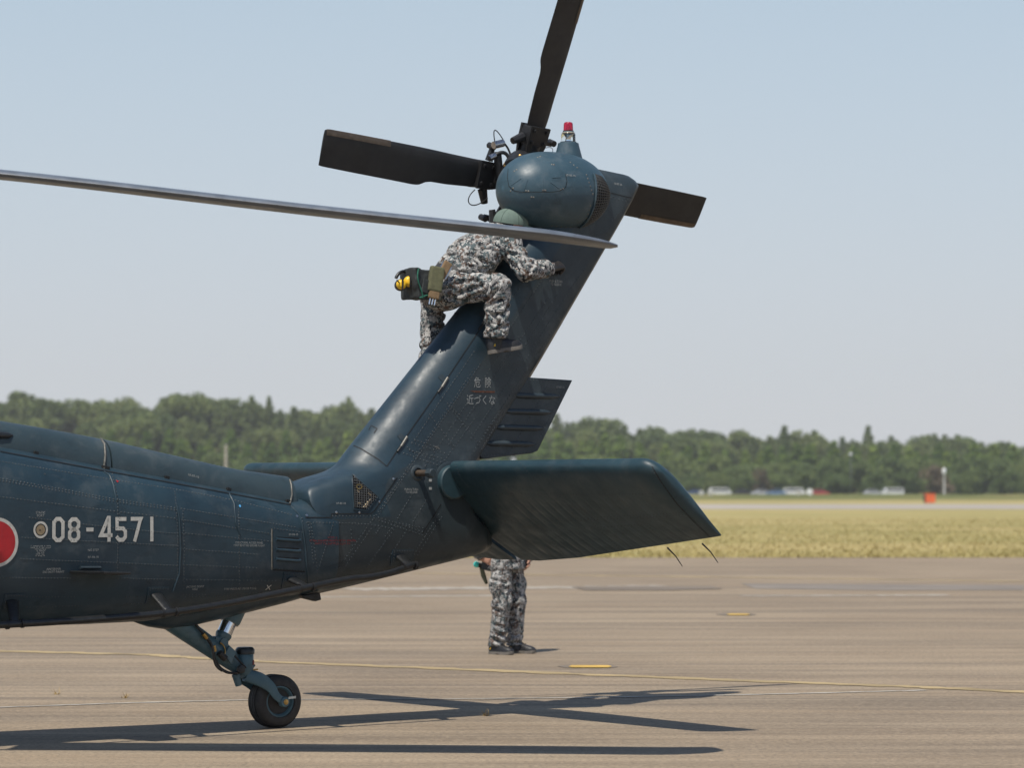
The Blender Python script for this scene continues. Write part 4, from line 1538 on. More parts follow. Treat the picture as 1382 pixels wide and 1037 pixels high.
def leaf_quads(cen, size, rng, up=.35):
    """many small leaf clumps as free quads, facing every way"""
    n = len(cen)
    d = rng.normal(size=(n, 3)); d[:, 2] = np.abs(d[:, 2]) * (1 + up)
    d /= np.linalg.norm(d, axis=1)[:, None]
    r = rng.normal(size=(n, 3))
    a = np.cross(d, r); a /= np.linalg.norm(a, axis=1)[:, None]
    b = np.cross(d, a)
    s = size * rng.uniform(.6, 1.3, n)[:, None]
    v = np.stack([cen - a * s - b * s * .6, cen + a * s * .9 - b * s * .7, cen + a * s + b * s * .65, cen - a * s * .8 + b * s * .75], 1)
    v += rng.normal(size=v.shape) * (s * .18)[:, None, :]
    return v.reshape(-1, 3)

def crown_conifer(h, r, rng, n=2600, lean=.0):
    """tiers of drooping branches"""
    c = []
    tiers = int(h * 1.5)
    per = n // (tiers * 7)
    for t in range(tiers):
        z = h * (.16 + .84 * (t + rng.uniform(-.3, .3)) / tiers)
        rr = r * (1 - (z / h)) ** .85 * (.82 + .18 * math.sin(z * 1.7)) + .25
        for k in range(7):
            a = rng.uniform(0, 2 * math.pi)
            rl_ = rr * rng.uniform(.55, 1.12)
            for j in range(max(3, per)):
                q = rng.uniform(.08, 1) ** .7
                c.append((math.cos(a) * rl_ * q + rng.normal() * .16, math.sin(a) * rl_ * q + rng.normal() * .16, z - .30 * rl_ * q * q + rng.normal() * .16))
    c = np.array(c); c[:, 2] = np.clip(c[:, 2], .5, h)
    return leaf_quads(c, .24, rng)

def crown_broad(h, r, rng, n=3000):
    """an uneven heap of leafy boughs"""
    c = []
    nb = 16
    per = n // nb
    for k in range(nb):
        a = rng.uniform(0, 2 * math.pi)
        q = rng.uniform(.1, .8) * r
        z = h * rng.uniform(.22, .86)
        shrink = 1 - .55 * max(0, (z / h - .5) * 2) ** 2
        br = r * rng.uniform(.32, .55)
        cx, cy = math.cos(a) * q * shrink, math.sin(a) * q * shrink
        d = rng.normal(size=(per, 3)); d /= np.linalg.norm(d, axis=1)[:, None]
        rad = br * rng.uniform(.62, 1.06, per)[:, None]
        p = d * rad * np.array([1, 1, .78]) + np.array([cx, cy, z])
        c.append(p)
    c = np.concatenate(c)
    c[:, 2] = np.clip(c[:, 2], .25, None)
    return leaf_quads(c, .27, rng)

def quad_mesh(name, v, mat):
    me = bpy.data.meshes.new(name)
    n = len(v) // 4
    me.vertices.add(len(v)); me.vertices.foreach_set('co', np.asarray(v, np.float32).ravel())
    me.loops.add(n * 4); me.loops.foreach_set('vertex_index', np.arange(n * 4, dtype=np.int32))
    me.polygons.add(n); me.polygons.foreach_set('loop_start', np.arange(0, n * 4, 4, dtype=np.int32))
    me.update(); me.validate()
    me.materials.append(mat)
    return me

def trunk_mesh(h, r, rng, limbs=6):
    mb = MB()
    mb.tube([(0, 0, -1.0), (.03, 0, h * .3), (-.04, .03, h * .65), (0, 0, h * .93)], [r, r * .8, r * .5, r * .1], 7)
    for k in range(limbs):
        z = h * rng.uniform(.3, .75); a = rng.uniform(0, 6.28); L = h * .2
        mb.tube([(0, 0, z), (math.cos(a) * L * .5, math.sin(a) * L * .5, z + L * .3), (math.cos(a) * L, math.sin(a) * L, z + L * .6)], [r * .35, r * .22, r * .08], 5)
    me = bpy.data.meshes.new('trunk')
    me.from_pydata([tuple(q) for q in mb.v], [], mb.f)
    me.materials.append(M['bark'])
    return me

trng = np.random.default_rng(5)
PROTO = {'broad2': [], 'conifer': [], 'young': [], 'broad': [], 'brown': []}
for k in range(4):
    PROTO['conifer'].append((quad_mesh('crown', crown_conifer(15, 5.6, trng, 4600), M['conifer']), trunk_mesh(15, .25, trng), 15))
for k in range(3):
    PROTO['young'].append((quad_mesh('crown', crown_conifer(11, 4.6, trng, 3800), M['young']), trunk_mesh(11, .2, trng), 11))
for k in range(4):
    PROTO['broad'].append((quad_mesh('crown', crown_broad(8, 4.6, trng, 4200), M['broad']), trunk_mesh(7, .3, trng), 8))
M['broadhill'] = leaf_mat('hill_broadleaf_foliage', (.088, .118, .045), (.14, .175, .062), (.195, .225, .085))
for k in range(4):
    PROTO['broad2'].append((quad_mesh('crown', crown_broad(8, 3.9, trng, 4200), M['broadhill']), trunk_mesh(7, .3, trng), 8))
PROTO['brown'].append((quad_mesh('crown', crown_broad(8, 4.0, trng, 1500), M['browntree']), trunk_mesh(8, .25, trng, 14), 8))

def terrain(x, y):
    """the land rises behind the field, more on the left"""
    t = max(0.0, min(1.0, (y - 640) / 190)); t = t * t * (3 - 2 * t)
    left = 1 / (1 + math.exp((x + 22) / 16))
    right = max(0.0, (x - 20) / 100)
    bumps = .7 * math.sin(x * .052 + 1) + .5 * math.sin(x * .13)
    return t * (6.2 + 6.0 * left - 4.6 * right + bumps) + 5 * max(0, (y - 850) / 400) * left - .02

rows = []
for j in range(26):
    y = 600 + j * 24
    rows.append([(x, y, terrain(x, y) - (0.3 if j == 0 else 0)) for x in range(-420, 421, 12)])
tag(MB().grid(rows).build('hill', M['meadow'], None, 170, fix=False), kind='structure')

def plant(kind, x, y, scale, name, label, cat, group, zs=1.0, dz=0.0):
    cr, tr, h = PROTO[kind][int(trng.integers(len(PROTO[kind])))]
    e = empty(name, (x, y, terrain(x, y) - .15 + dz), trng.uniform(0, 6.28))
    e.scale = (scale, scale, scale * zs)
    tag(e, label, cat, group)
    for nm, me in (('crown', cr), ('trunk', tr)):
        o = bpy.data.objects.new(nm, me)
        COL.objects.link(o)
        o.parent = e
    return e
def xpx(px, y): return (px - IW / 2) * y / F
NTREE = 0
# back rows on the hill: tall conifers and rounded broadleaf crowns that make the skyline
for row, (y, step, sc0) in enumerate(((850, 16.5, 1.0), (800, 17.5, .96), (752, 25, .84))):
    px = -40 + row * 9
    while px < 1425:
        if not (548 < px < 690 and row > 0):
            yy = y + trng.uniform(-14, 14)
            if trng.uniform() < (.55 if px < 330 else .38):
                sc = sc0 * trng.uniform(1.25, 1.72)
                e = plant('broad2', xpx(px, yy), yy, sc, 'broadleaf_tree', 'tall rounded broadleaf tree on the skyline of the far wood', 'tree', 'skyline broadleaf trees of the far wood', trng.uniform(.95, 1.15))
            else:
                e = plant('conifer', xpx(px, yy), yy, sc0 * trng.uniform(.68, .98), 'conifer_tree', 'tall dark conifer on the skyline of the far wood', 'tree', 'skyline conifers of the far wood', trng.uniform(.85, 1.15))
                w_ = trng.uniform(.85, 1.35); e.scale.x *= w_; e.scale.y *= w_
        px += step * trng.uniform(.6, 1.4)
# middle row: brighter young conifers
for row, (y, step) in enumerate(((712, 26), (690, 27))):
    px = (150 if row == 0 else 175)
    while px < 1425:
        if not 565 < px < 690:
            yy = y + trng.uniform(-7, 7)
            sc = trng.uniform(.8, 1.12) * (.92 if row else 1.0)
            plant('young', xpx(px, yy), yy, sc, 'young_conifer_tree', 'bright green young conifer in front of the dark skyline trees', 'tree', 'bright young conifers of the far wood')
        px += step * trng.uniform(.75, 1.25)
# front rows: rounded broadleaf trees down to the grass
for row, (y, step) in enumerate(((664, 38), (645, 40), (630, 44))):
    px = (-30 if row < 1 else 120) + row * 15
    while px < 1425:
        if not 575 < px < 690:
            yy = y + trng.uniform(-6, 6)
            sc = trng.uniform(.62, .98) * (1.08 - .16 * row)
            plant('broad', xpx(px, yy), yy, sc, 'broadleaf_tree', 'rounded dull green broadleaf tree along the edge of the far wood', 'tree', 'broadleaf trees at the edge of the far wood')
        px += step * trng.uniform(.7, 1.3)
# the wood goes on to both sides and behind the fin as one mass
parts_ = {}
def mass(kind, px, y, sc, zs=1.0):
    cr = PROTO[kind][int(trng.integers(len(PROTO[kind])))][0]
    v = np.zeros(len(cr.vertices) * 3, np.float32); cr.vertices.foreach_get('co', v); v = v.reshape(-1, 4, 3)
    v = v[trng.permutation(len(v))[:1500]]
    mid = v.mean(1, keepdims=True); v = mid + (v - mid) * 1.6
    a = trng.uniform(0, 6.28); c_, s_ = math.cos(a), math.sin(a)
    v = v @ np.array([[c_, s_, 0], [-s_, c_, 0], [0, 0, 1]])
    x = xpx(px, y)
    v = v * np.array([sc, sc, sc * zs]) + np.array([x, y, terrain(x, y) - .15])
    parts_.setdefault(kind, []).append(v.reshape(-1, 3))
for lo_, hi_ in ((-620, -45), (1428, 2000), (550, 692)):
    for kind, y, step, s0, s1 in (('broad2', 850, 34, 1.25, 1.7), ('conifer', 820, 34, .74, 1.1), ('young', 712, 34, .8, 1.12), ('broad', 664, 46, .62, 1.0), ('broad', 636, 52, .55, .8)):
        px = lo_ + trng.uniform(0, step)
        while px < hi_:
            mass(kind, px, y + trng.uniform(-12, 12), trng.uniform(s0, s1))
            px += step * trng.uniform(.7, 1.3)
mm_ = {'broad2': 'broadhill', 'conifer': 'conifer', 'young': 'young', 'broad': 'broad'}
for kind, vs in parts_.items():
    o = bpy.data.objects.new('far_wood', quad_mesh('far_wood', np.concatenate(vs), M[mm_[kind]]))
    COL.objects.link(o)
    tag(o, 'far wood running on beyond the sides of the view', 'wood', kind='stuff')
plant('brown', xpx(1266, 622), 622, .82, 'dry_tree', 'thin dry brownish tree in the wood behind the orange box', 'tree', None)
plant('brown', xpx(1029, 622), 622, .5, 'dry_tree', 'small dry greyish tree above the parked cars', 'tree', None, 1.5)

# ================================================================== things beyond the field
def paint(name, col, r=.3): return simple(name, col, r, 0, .08, 3)
glass_m = simple('car_glass', (.02, .025, .03), .1, 0, .1, 3)
tyre_m = M['tyre']
def car(x, y, heading, col, label, van=False, name='parked_car', L=4.4, hgt=1.5):
    e = empty(name, (x, y, terrain(x, y) if y > 640 else -.02), heading)
    tag(e, label, 'van' if van else 'car', 'vehicles parked along the far edge of the field')
    if van:
        prof = [(-.5, .28), (-.5, .8), (-.48, .97), (-.44, 1.0), (.30, 1.0), (.36, .95), (.46, .60), (.5, .55), (.5, .28)]
        gl = [(-.46, .64), (-.44, .92), (.28, .92), (.33, .88), (.41, .63)]
    else:
        prof = [(-.5, .25), (-.5, .58), (-.46, .66), (-.36, .70), (-.26, .97), (-.20, 1.0), (.08, 1.0), (.14, .97), (.28, .68), (.46, .58), (.5, .48), (.5, .25)]
        gl = [(-.33, .71), (-.24, .94), (.09, .94), (.23, .71)]
    w = 1.68
    rows = []
    for f, yy in ((.90, -w / 2), (1, -w / 2 + .10), (1, w / 2 - .10), (.90, w / 2)):
        rows.append([(px * L * (1 if f == 1 else .985), yy, pz * hgt * (1 if f == 1 else (1 if pz < .62 else .96))) for px, pz in prof])
    body = MB().grid(rows, closed=True, caps=True).build('body', col, e, 35)
    for s in (-1, 1):
        MB().prism([(px * L, s * (w / 2 + .004), pz * hgt) for px, pz in gl], (0, .012, 0)).build('side_window', glass_m, e)
    ws_ = [(.13 * L, .965 * hgt), (.285 * L, .69 * hgt)] if not van else [(.355 * L, .93 * hgt), (.455 * L, .63 * hgt)]
    n_ = Vector((ws_[0][1] - ws_[1][1], 0, ws_[1][0] - ws_[0][0])).normalized() * .02
    MB().prism([Vector((q[0], yy, q[1])) + n_ for q, yy in ((ws_[0], -.62), (ws_[0], .62), (ws_[1], .70), (ws_[1], -.70))], n_).build('windscreen', glass_m, e)
    for fx in (-.30, .31):
        for s in (-1, 1):
            MB().lathe((fx * L, s * (w / 2 - .2), .31), (0, s, 0), [(0, .31), (.19, .31), (.21, .27), (.20, .17), (.205, .0)], 18).build('wheel', tyre_m, e, 40)
    return e
cw, cs, cb, cr_, cd = paint('white_car_paint', (.75, .75, .74)), paint('silver_car_paint', (.42, .43, .45)), paint('blue_car_paint', (.05, .09, .2)), paint('red_car_paint', (.4, .05, .05)), paint('dark_car_paint', (.03, .03, .035))
CY = 606
CARS = [(938, 'dark blue car at the left end of the far row beside the stabilator tip', cb, 0), (972, 'white minivan, leftmost white vehicle of the far row', cw, 1), (1000, 'black car right of the leftmost white minivan in the far row', cd, 0),
        (1026, 'silver car between the black car and the blue car in the far row', cs, 0), (1047, 'mid blue car near the middle of the far row', paint('mid_blue_car_paint', (.12, .2, .34)), 0), (1072, 'white minivan near the middle of the far row', cw, 1),
        (1106, 'dark red car at the right end of the left group of far cars', cr_, 0), (1178, 'small silver car left of the solitary white van', cs, 0), (1204, 'solitary white van with its side to the camera far across the field', cw, 1)]
for px, lab, col, van in CARS:
    yy = CY + random.uniform(-3, 3)
    if px == 1204:
        yy = 600
    car(xpx(px, yy), yy, random.choice((0, math.pi)) + random.uniform(-.25, .25), col, lab, bool(van), 'parked_van' if van else 'parked_car', 4.2 if van else 3.9, 1.65 if van else 1.38)
# white round-headed markers in the grass in front of the cars
for px, s, lab in ((946.5, 1.0, 'leftmost round white marker board in the far grass'), (958.5, 1.1, 'second round white marker board from the left in the far grass'), (1077, 1.0, 'round white marker board before the middle white minivan'), (1092.5, 1.25, 'largest round white marker board right of the middle minivan')):
    y = 545
    e = empty('marker_board', (xpx(px, y), y, 0), 0)
    tag(e, lab, 'marker', 'round white marker boards in the far grass')
    MB().lathe((0, 0, .62 * s + .15), (0, -1, 0), [(0, .46 * s), (.06, .46 * s), (.07, .43 * s)], 20).build('board', M['white'] if s < 1.2 else cw, e, 40)
    MB().tube([(0, .05, -.05), (0, .05, .7 * s)], .04, 8).build('post', M['steel'], e, 40)
# orange box
y = G(1255, 679.5).y
bxx = xpx(1254, y)
e = empty('orange_box', (bxx, y, 0), R(8))
tag(e, 'bright orange equipment box standing alone beside the far taxiway', 'box')
org = simple('orange_paint', (.72, .14, .045), .5, 0, .12, 2)
MB().box((0, 0, .50), (1.02, .9, .92)).build('cabinet', org, e, None, .03)
MB().box((0, 0, .985), (1.10, .98, .05)).build('lid', org, e, None, .012)
MB().box((-.535, 0, .48), (.02, .7, .74)).build('dark_side_panel', M['black'], e)  # black sheet over most of the left side
MB().box((0, 0, .03), (.9, .8, .1)).build('plinth', M['steel'], e)
# white post with lantern head among the trees
y = 612
e = empty('lantern_post', (xpx(1274, y), y, 0))
tag(e, 'white lantern post standing against the dark trees above the orange box', 'post')
zt = D(1274, 632, y).z
MB().lathe((0, 0, 0), (0, 0, 1), [(0, .28), (.2, .2), (zt - 1.3, .17), (zt - 1.3, .34), (zt - 1.15, .36)], 14).build('column', M['white'], e, 40)
MB().lathe((0, 0, zt - 1.15), (0, 0, 1), [(0, .32), (.15, .38), (.75, .38), (1.0, .28), (1.15, .08)], 16).build('lantern', cw, e, 50)
# concrete pole on the left
y = 420
e = empty('concrete_pole', (xpx(305, y), y, 0))
tag(e, 'pale concrete pole rising behind the tail boom', 'pole')
zt = D(305, 602, y).z
MB().lathe((0, 0, -.1), (0, 0, 1), [(0, .24), (zt * .5, .21), (zt, .18), (zt + .1, .18)], 14).build('shaft', simple('weathered_concrete', (.38, .35, .31), .9, 0, .2, 2), e, 40)
MB().lathe((0, 0, zt), (0, 0, 1), [(0, .21), (.1, .21), (.14, .12)], 14).build('cap', M['white'], e, 40)
# slim lamp
y = 640
e = empty('lamp_post', (xpx(1148, y), y, 0))
tag(e, 'slim lamp post with a small white head among the right-hand trees', 'lamp post')
zt = D(1148, 613, y).z
MB().tube([(0, 0, -.2), (0, 0, zt)], [.09, .06], 8).build('shaft', M['steel'], e, 40)
MB().lathe((0, 0, zt - .35), (0, 0, 1), [(0, .2), (.1, .32), (.45, .32), (.6, .1)], 12).build('head', cw, e, 40)

# low green bank that hides the feet of the parked cars
rows = []
for j in range(9):
    f = j / 8
    rows.append([(x, 556 + 38 * f, -.04 + .75 * math.sin(math.pi * f) ** 1.5 * (.75 + .25 * math.sin(x * .09) * math.sin(x * .031 + 1))) for x in range(-260, 261, 4)])
tag(MB().grid(rows).build('grass_bank', M['meadow'], None, 170, fix=False), kind='structure')
# ---- grass blades along the edge of the field ------------------------------------------
def tufts(n, y0, y1, xw, hgt, rng):
    y = y0 + (y1 - y0) * rng.uniform(0, 1, n) ** 1.6
    x = rng.uniform(-1, 1, n) * (xw * y / y0)
    h = hgt * rng.uniform(.4, 1.3, n)
    a = rng.uniform(0, 6.28, n)
    w = rng.uniform(.012, .03, n)
    lean = rng.normal(size=(n, 2)) * .06
    base = np.stack([x, y, np.full(n, -.02)], 1)
    dx = np.stack([np.cos(a) * w, np.sin(a) * w, np.zeros(n)], 1)
    tip = base + np.stack([lean[:, 0], lean[:, 1], h], 1)
    v = np.stack([base - dx, base + dx, tip], 1).reshape(-1, 3)
    return v
gv_ = tufts(120000, EDGE + .05, EDGE + 90, 24, .075, np.random.default_rng(3))
me = bpy.data.meshes.new('grass')
n = len(gv_) // 3
me.vertices.add(len(gv_)); me.vertices.foreach_set('co', gv_.astype(np.float32).ravel())
me.loops.add(n * 3); me.loops.foreach_set('vertex_index', np.arange(n * 3, dtype=np.int32))
me.polygons.add(n); me.polygons.foreach_set('loop_start', np.arange(0, n * 3, 3, dtype=np.int32))
me.update(); me.materials.append(M['grass'])
go = bpy.data.objects.new('grass', me); COL.objects.link(go)
tag(go, 'dry yellow grass along the edge of the apron', 'grass', kind='stuff')
# dry weeds in the joints of the apron
weed_m = simple('dry_weed', (.36, .25, .10), .9, 0, .3, 30)
for px, py, s, lab in ((656, 967, 1.0, 'dry weed tuft growing in the shadow of the fin'), (76, 938, .8, 'small dry weed left of the tail wheel'), (168, 943, .7, 'tiny dry weed between the tail wheel and the left edge')):
    q = G(px, py)
    mb = MB()
    for k in range(16):
        a = random.uniform(0, 6.28); L = random.uniform(.03, .09) * s
        b0 = Vector((random.uniform(-.02, .02), random.uniform(-.02, .02), 0))
        t = b0 + Vector((math.cos(a) * L * .8, math.sin(a) * L * .8, L * random.uniform(.4, 1)))
        sd_ = Vector((-math.sin(a), math.cos(a), 0)) * .003
        mb.add([b0 - sd_, b0 + sd_, t], [(0, 1, 2)])
    o = mb.build('weed', weed_m, None, fix=False)
    o.location = (q.x, q.y, .001)
    tag(o, lab, 'weed', 'dry weeds on the apron')

# ---- the warm haze of the afternoon
hm = bpy.data.materials.new('haze_air'); hm.use_nodes = True
hn_ = hm.node_tree; hn_.nodes.clear()
ho = hn_.nodes.new('ShaderNodeOutputMaterial'); hv = hn_.nodes.new('ShaderNodeVolumePrincipled')
hv.inputs['Color'].default_value = (.92, .93, .95, 1)
hv.inputs['Density'].default_value = .00018
hv.inputs['Anisotropy'].default_value = .0
hn_.links.new(hv.outputs[0], ho.inputs['Volume'])
mb = MB(); mb.box((0, 545, 24), (1000, 1330, 50))
hz = mb.build('haze', hm, None)
tag(hz, kind='stuff')
# ================================================================== people
_lat = np.random.default_rng(21).uniform(-1, 1, (32, 32, 32))
def vnoise(p, f):
    q = p * f
    i = np.floor(q).astype(int); t = q - i; t = t * t * (3 - 2 * t)
    def g(a, b, c): return _lat[(i[..., 0] + a) % 32, (i[..., 1] + b) % 32, (i[..., 2] + c) % 32]
    x, y, z = t[..., 0], t[..., 1], t[..., 2]
    c00 = g(0, 0, 0) * (1 - x) + g(1, 0, 0) * x; c10 = g(0, 1, 0) * (1 - x) + g(1, 1, 0) * x
    c01 = g(0, 0, 1) * (1 - x) + g(1, 0, 1) * x; c11 = g(0, 1, 1) * (1 - x) + g(1, 1, 1) * x
    return (c00 * (1 - y) + c10 * y) * (1 - z) + (c01 * (1 - y) + c11 * y) * z

def cone(p, a, b, r1, r2, fold=0.0, freq=60.0, ends=.25, flat=None):
    """a tapering limb; fold: depth of the cloth creases across it, deepest near its ends"""
    a, b = np.array(a, float), np.array(b, float)
    ab = b - a; L2 = ab @ ab
    t = np.clip(((p - a) @ ab) / L2, 0, 1)
    w = p - a - t[..., None] * ab
    if flat is not None:
        ax = np.array(flat[0], float); ax = ax / np.linalg.norm(ax)
        k = w @ ax
        w = w + (k * (flat[1] - 1))[..., None] * ax
    d = np.sqrt((w * w).sum(-1)) - (r1 + (r2 - r1) * t)
    if fold:
        L = math.sqrt(L2)
        wgt = ends + (1 - ends) * np.maximum(np.exp(-(t / .28) ** 2), np.exp(-((1 - t) / .28) ** 2))
        ph = t * L * freq * .5 + 3.2 * vnoise(p, 8.0) + 1.3 * vnoise(p + 3.1, 19.0)
        d = d + fold * 2.6 * wgt * ((1 - np.abs(np.sin(ph))) ** 1.6 - .35) * (.65 + .7 * vnoise(p + 9, 6.0))
    return d
def ell(p, c, r, rot=None):
    q = p - np.array(c, float)
    if rot is not None: q = q @ np.array(rot)
    r = np.array(r, float)
    k = np.sqrt(((q / r) ** 2).sum(-1))
    return (k - 1) * r.min()
def smin(a, b, k):
    h = np.clip(.5 + .5 * (b - a) / k, 0, 1)
    return b * (1 - h) + a * h - k * h * (1 - h)

def polygonise(fn, lo, hi, res):
    """surface of fn = 0 as quads (surface nets)"""
    lo, hi = np.array(lo, float), np.array(hi, float)
    n = np.ceil((hi - lo) / res).astype(int) + 1
    ax = [lo[k] + np.arange(n[k]) * res for k in range(3)]
    # only the blocks near the surface are worked out in full
    d = np.full(tuple(n), 1.0)
    B = 10
    st_ = [list(range(0, n[k], B)) for k in range(3)]
    cen = np.array([[lo[0] + (i + B / 2) * res, lo[1] + (j + B / 2) * res, lo[2] + (k + B / 2) * res] for i in st_[0] for j in st_[1] for k in st_[2]])
    dc_ = fn(cen)
    lim = B * res * .87 * 1.35 + .02
    it = 0
    for i in st_[0]:
        for j in st_[1]:
            for k in st_[2]:
                if abs(dc_[it]) < lim:
                    g_ = np.stack(np.meshgrid(ax[0][i:i + B], ax[1][j:j + B], ax[2][k:k + B], indexing='ij'), -1)
                    d[i:i + B, j:j + B, k:k + B] = fn(g_)
                else:
                    d[i:i + B, j:j + B, k:k + B] = dc_[it]
                it += 1
    s = d < 0
    cs = [s[i:n[0] - 1 + i, j:n[1] - 1 + j, k:n[2] - 1 + k] for i in (0, 1) for j in (0, 1) for k in (0, 1)]
    tot = sum(c.astype(int) for c in cs)
    act = (tot > 0) & (tot < 8)
    idx = -np.ones(act.shape, int)
    idx[act] = np.arange(act.sum())
    ii = np.argwhere(act)
    acc = np.zeros((len(ii), 3)); cnt = np.zeros(len(ii))
    corners = [(i, j, k) for i in (0, 1) for j in (0, 1) for k in (0, 1)]
    for a in range(8):
        for b_ in range(a + 1, 8):
            ca, cb = corners[a], corners[b_]
            if sum(abs(x - y) for x, y in zip(ca, cb)) != 1: continue
            da = d[ii[:, 0] + ca[0], ii[:, 1] + ca[1], ii[:, 2] + ca[2]]
            db = d[ii[:, 0] + cb[0], ii[:, 1] + cb[1], ii[:, 2] + cb[2]]
            m_ = (da < 0) != (db < 0)
            t = np.where(m_, da / np.where(np.abs(da - db) < 1e-12, 1, da - db), 0)
            pt = np.array(ca) + t[:, None] * (np.array(cb) - np.array(ca))
            acc += pt * m_[:, None]; cnt += m_
    v = lo + (ii + acc / np.maximum(cnt, 1)[:, None]) * res
    fs = []
    for k in range(3):
        u, w = (k + 1) % 3, (k + 2) % 3
        sl0 = [slice(None)] * 3; sl1 = [slice(None)] * 3
        sl0[k] = slice(0, n[k] - 1); sl1[k] = slice(1, n[k])
        ch = s[tuple(sl0)] != s[tuple(sl1)]
        e = np.argwhere(ch)
        ok = (e[:, u] > 0) & (e[:, u] < n[u] - 1) & (e[:, w] > 0) & (e[:, w] < n[w] - 1)
        e = e[ok]
        def cell(du, dw):
            q = e.copy(); q[:, u] += du; q[:, w] += dw
            return idx[q[:, 0], q[:, 1], q[:, 2]]
        q = np.stack([cell(-1, -1), cell(0, -1), cell(0, 0), cell(-1, 0)], 1)
        flip = s[e[:, 0], e[:, 1], e[:, 2]]
        q[~flip] = q[~flip][:, ::-1]
        fs.append(q)
    return v, np.concatenate(fs)

def sdf_obj(name, fn, lo, hi, res, mat, parent=None, origin=(0, 0, 0), smooth=1):
    v, f = polygonise(fn, lo, hi, res)
    me = bpy.data.meshes.new(name)
    me.from_pydata((v - np.array(origin)).tolist(), [], f.tolist())
    me.update()
    if smooth:
        bm = bmesh.new(); bm.from_mesh(me)
        for _ in range(smooth):
            bmesh.ops.smooth_vert(bm, verts=bm.verts, factor=.5, use_axis_x=True, use_axis_y=True, use_axis_z=True)
        bm.to_mesh(me); bm.free()
    me.shade_smooth()
    me.materials.append(mat)
    o = bpy.data.objects.new(name, me)
    COL.objects.link(o)
    o.parent = parent
    return o

def camo_mat(name, cell=.0084):
    m, nt, b = newmat(name)
    tc = nt.nodes.new('ShaderNodeTexCoord')
    sn = nt.nodes.new('ShaderNodeVectorMath'); sn.operation = 'SNAP'
    nt.links.new(tc.outputs['Object'], sn.inputs[0])
    sn.inputs[1].default_value = (cell, cell, cell)
    def lay(scale, off, lo, hi, detail=2):
        ad = nt.nodes.new('ShaderNodeVectorMath'); ad.operation = 'ADD'
        nt.links.new(sn.outputs[0], ad.inputs[0]); ad.inputs[1].default_value = off
        return ramp(nt, noise(nt, ad.outputs[0], scale, detail, .75), [(lo, 0.0), (hi, 1.0)], 'CONSTANT')
    c = mixc(nt, lay(26, (5, 1, 2), .0, .52), (.36, .35, .335), (.225, .22, .215))
    c = mixc(nt, lay(22, (1, 7, 3), .0, .535), c, (.090, .115, .120))
    c = mixc(nt, lay(20, (9, 2, 8), .0, .575), c, (.125, .090, .074))
    c = mixc(nt, lay(27, (4, 4, 1), .0, .585), c, (.030, .034, .040))
    c = mixc(nt, lay(30, (2, 9, 6), .0, .61), c, (.47, .46, .44))
    nt.links.new(c, b.inputs['Base Color'])
    b.inputs['Roughness'].default_value = .9
    b.inputs['Specular IOR Level'].default_value = .15
    v = tc.outputs['Object']
    mp = nt.nodes.new('ShaderNodeMapping'); nt.links.new(v, mp.inputs[0])
    bump(nt, b, noise(nt, mp.outputs[0], 22.0, 5, .6, 1.6), .5, .012)
    return m
M['camo'] = camo_mat('grey_digital_camouflage')
M['skin'] = simple('skin', (.42, .22, .15), .55, 0, .1, 20)
M['glove'] = simple('black_leather_glove', (.022, .019, .018), .5, 0, .3, 40, .2, 120)
M['cap'] = simple('grey_green_cap_cloth', (.125, .175, .150), .9, 0, .12, 20, .25, 300)
M['capseam'] = simple('cap_stitching', (.065, .095, .082), .9, 0, .1, 20)
M['sole'] = simple('grey_shoe_sole', (.15, .135, .118), .8, 0, .2, 30)
M['shoe'] = simple('black_shoe', (.016, .016, .018), .5, 0, .3, 40, .2, 90)
M['olive'] = simple('olive_webbing', (.115, .115, .062), .9, 0, .2, 40, .3, 200)
M['brownweb'] = simple('brown_webbing', (.19, .125, .065), .85, 0, .2, 40, .3, 200)
M['greenedge'] = simple('green_binding', (.02, .13, .085), .8, 0, .2, 30)
M['yellow'] = simple('yellow_plastic', (.78, .48, .02), .4, 0, .1, 20)
M['bagcloth'] = simple('dark_grey_nylon', (.030, .035, .036), .75, 0, .3, 30, .4, 80)
M['hair'] = simple('black_hair', (.012, .010, .009), .6, 0, .3, 80)
M['belt'] = simple('dark_belt', (.03, .03, .03), .7, 0, .2, 40)

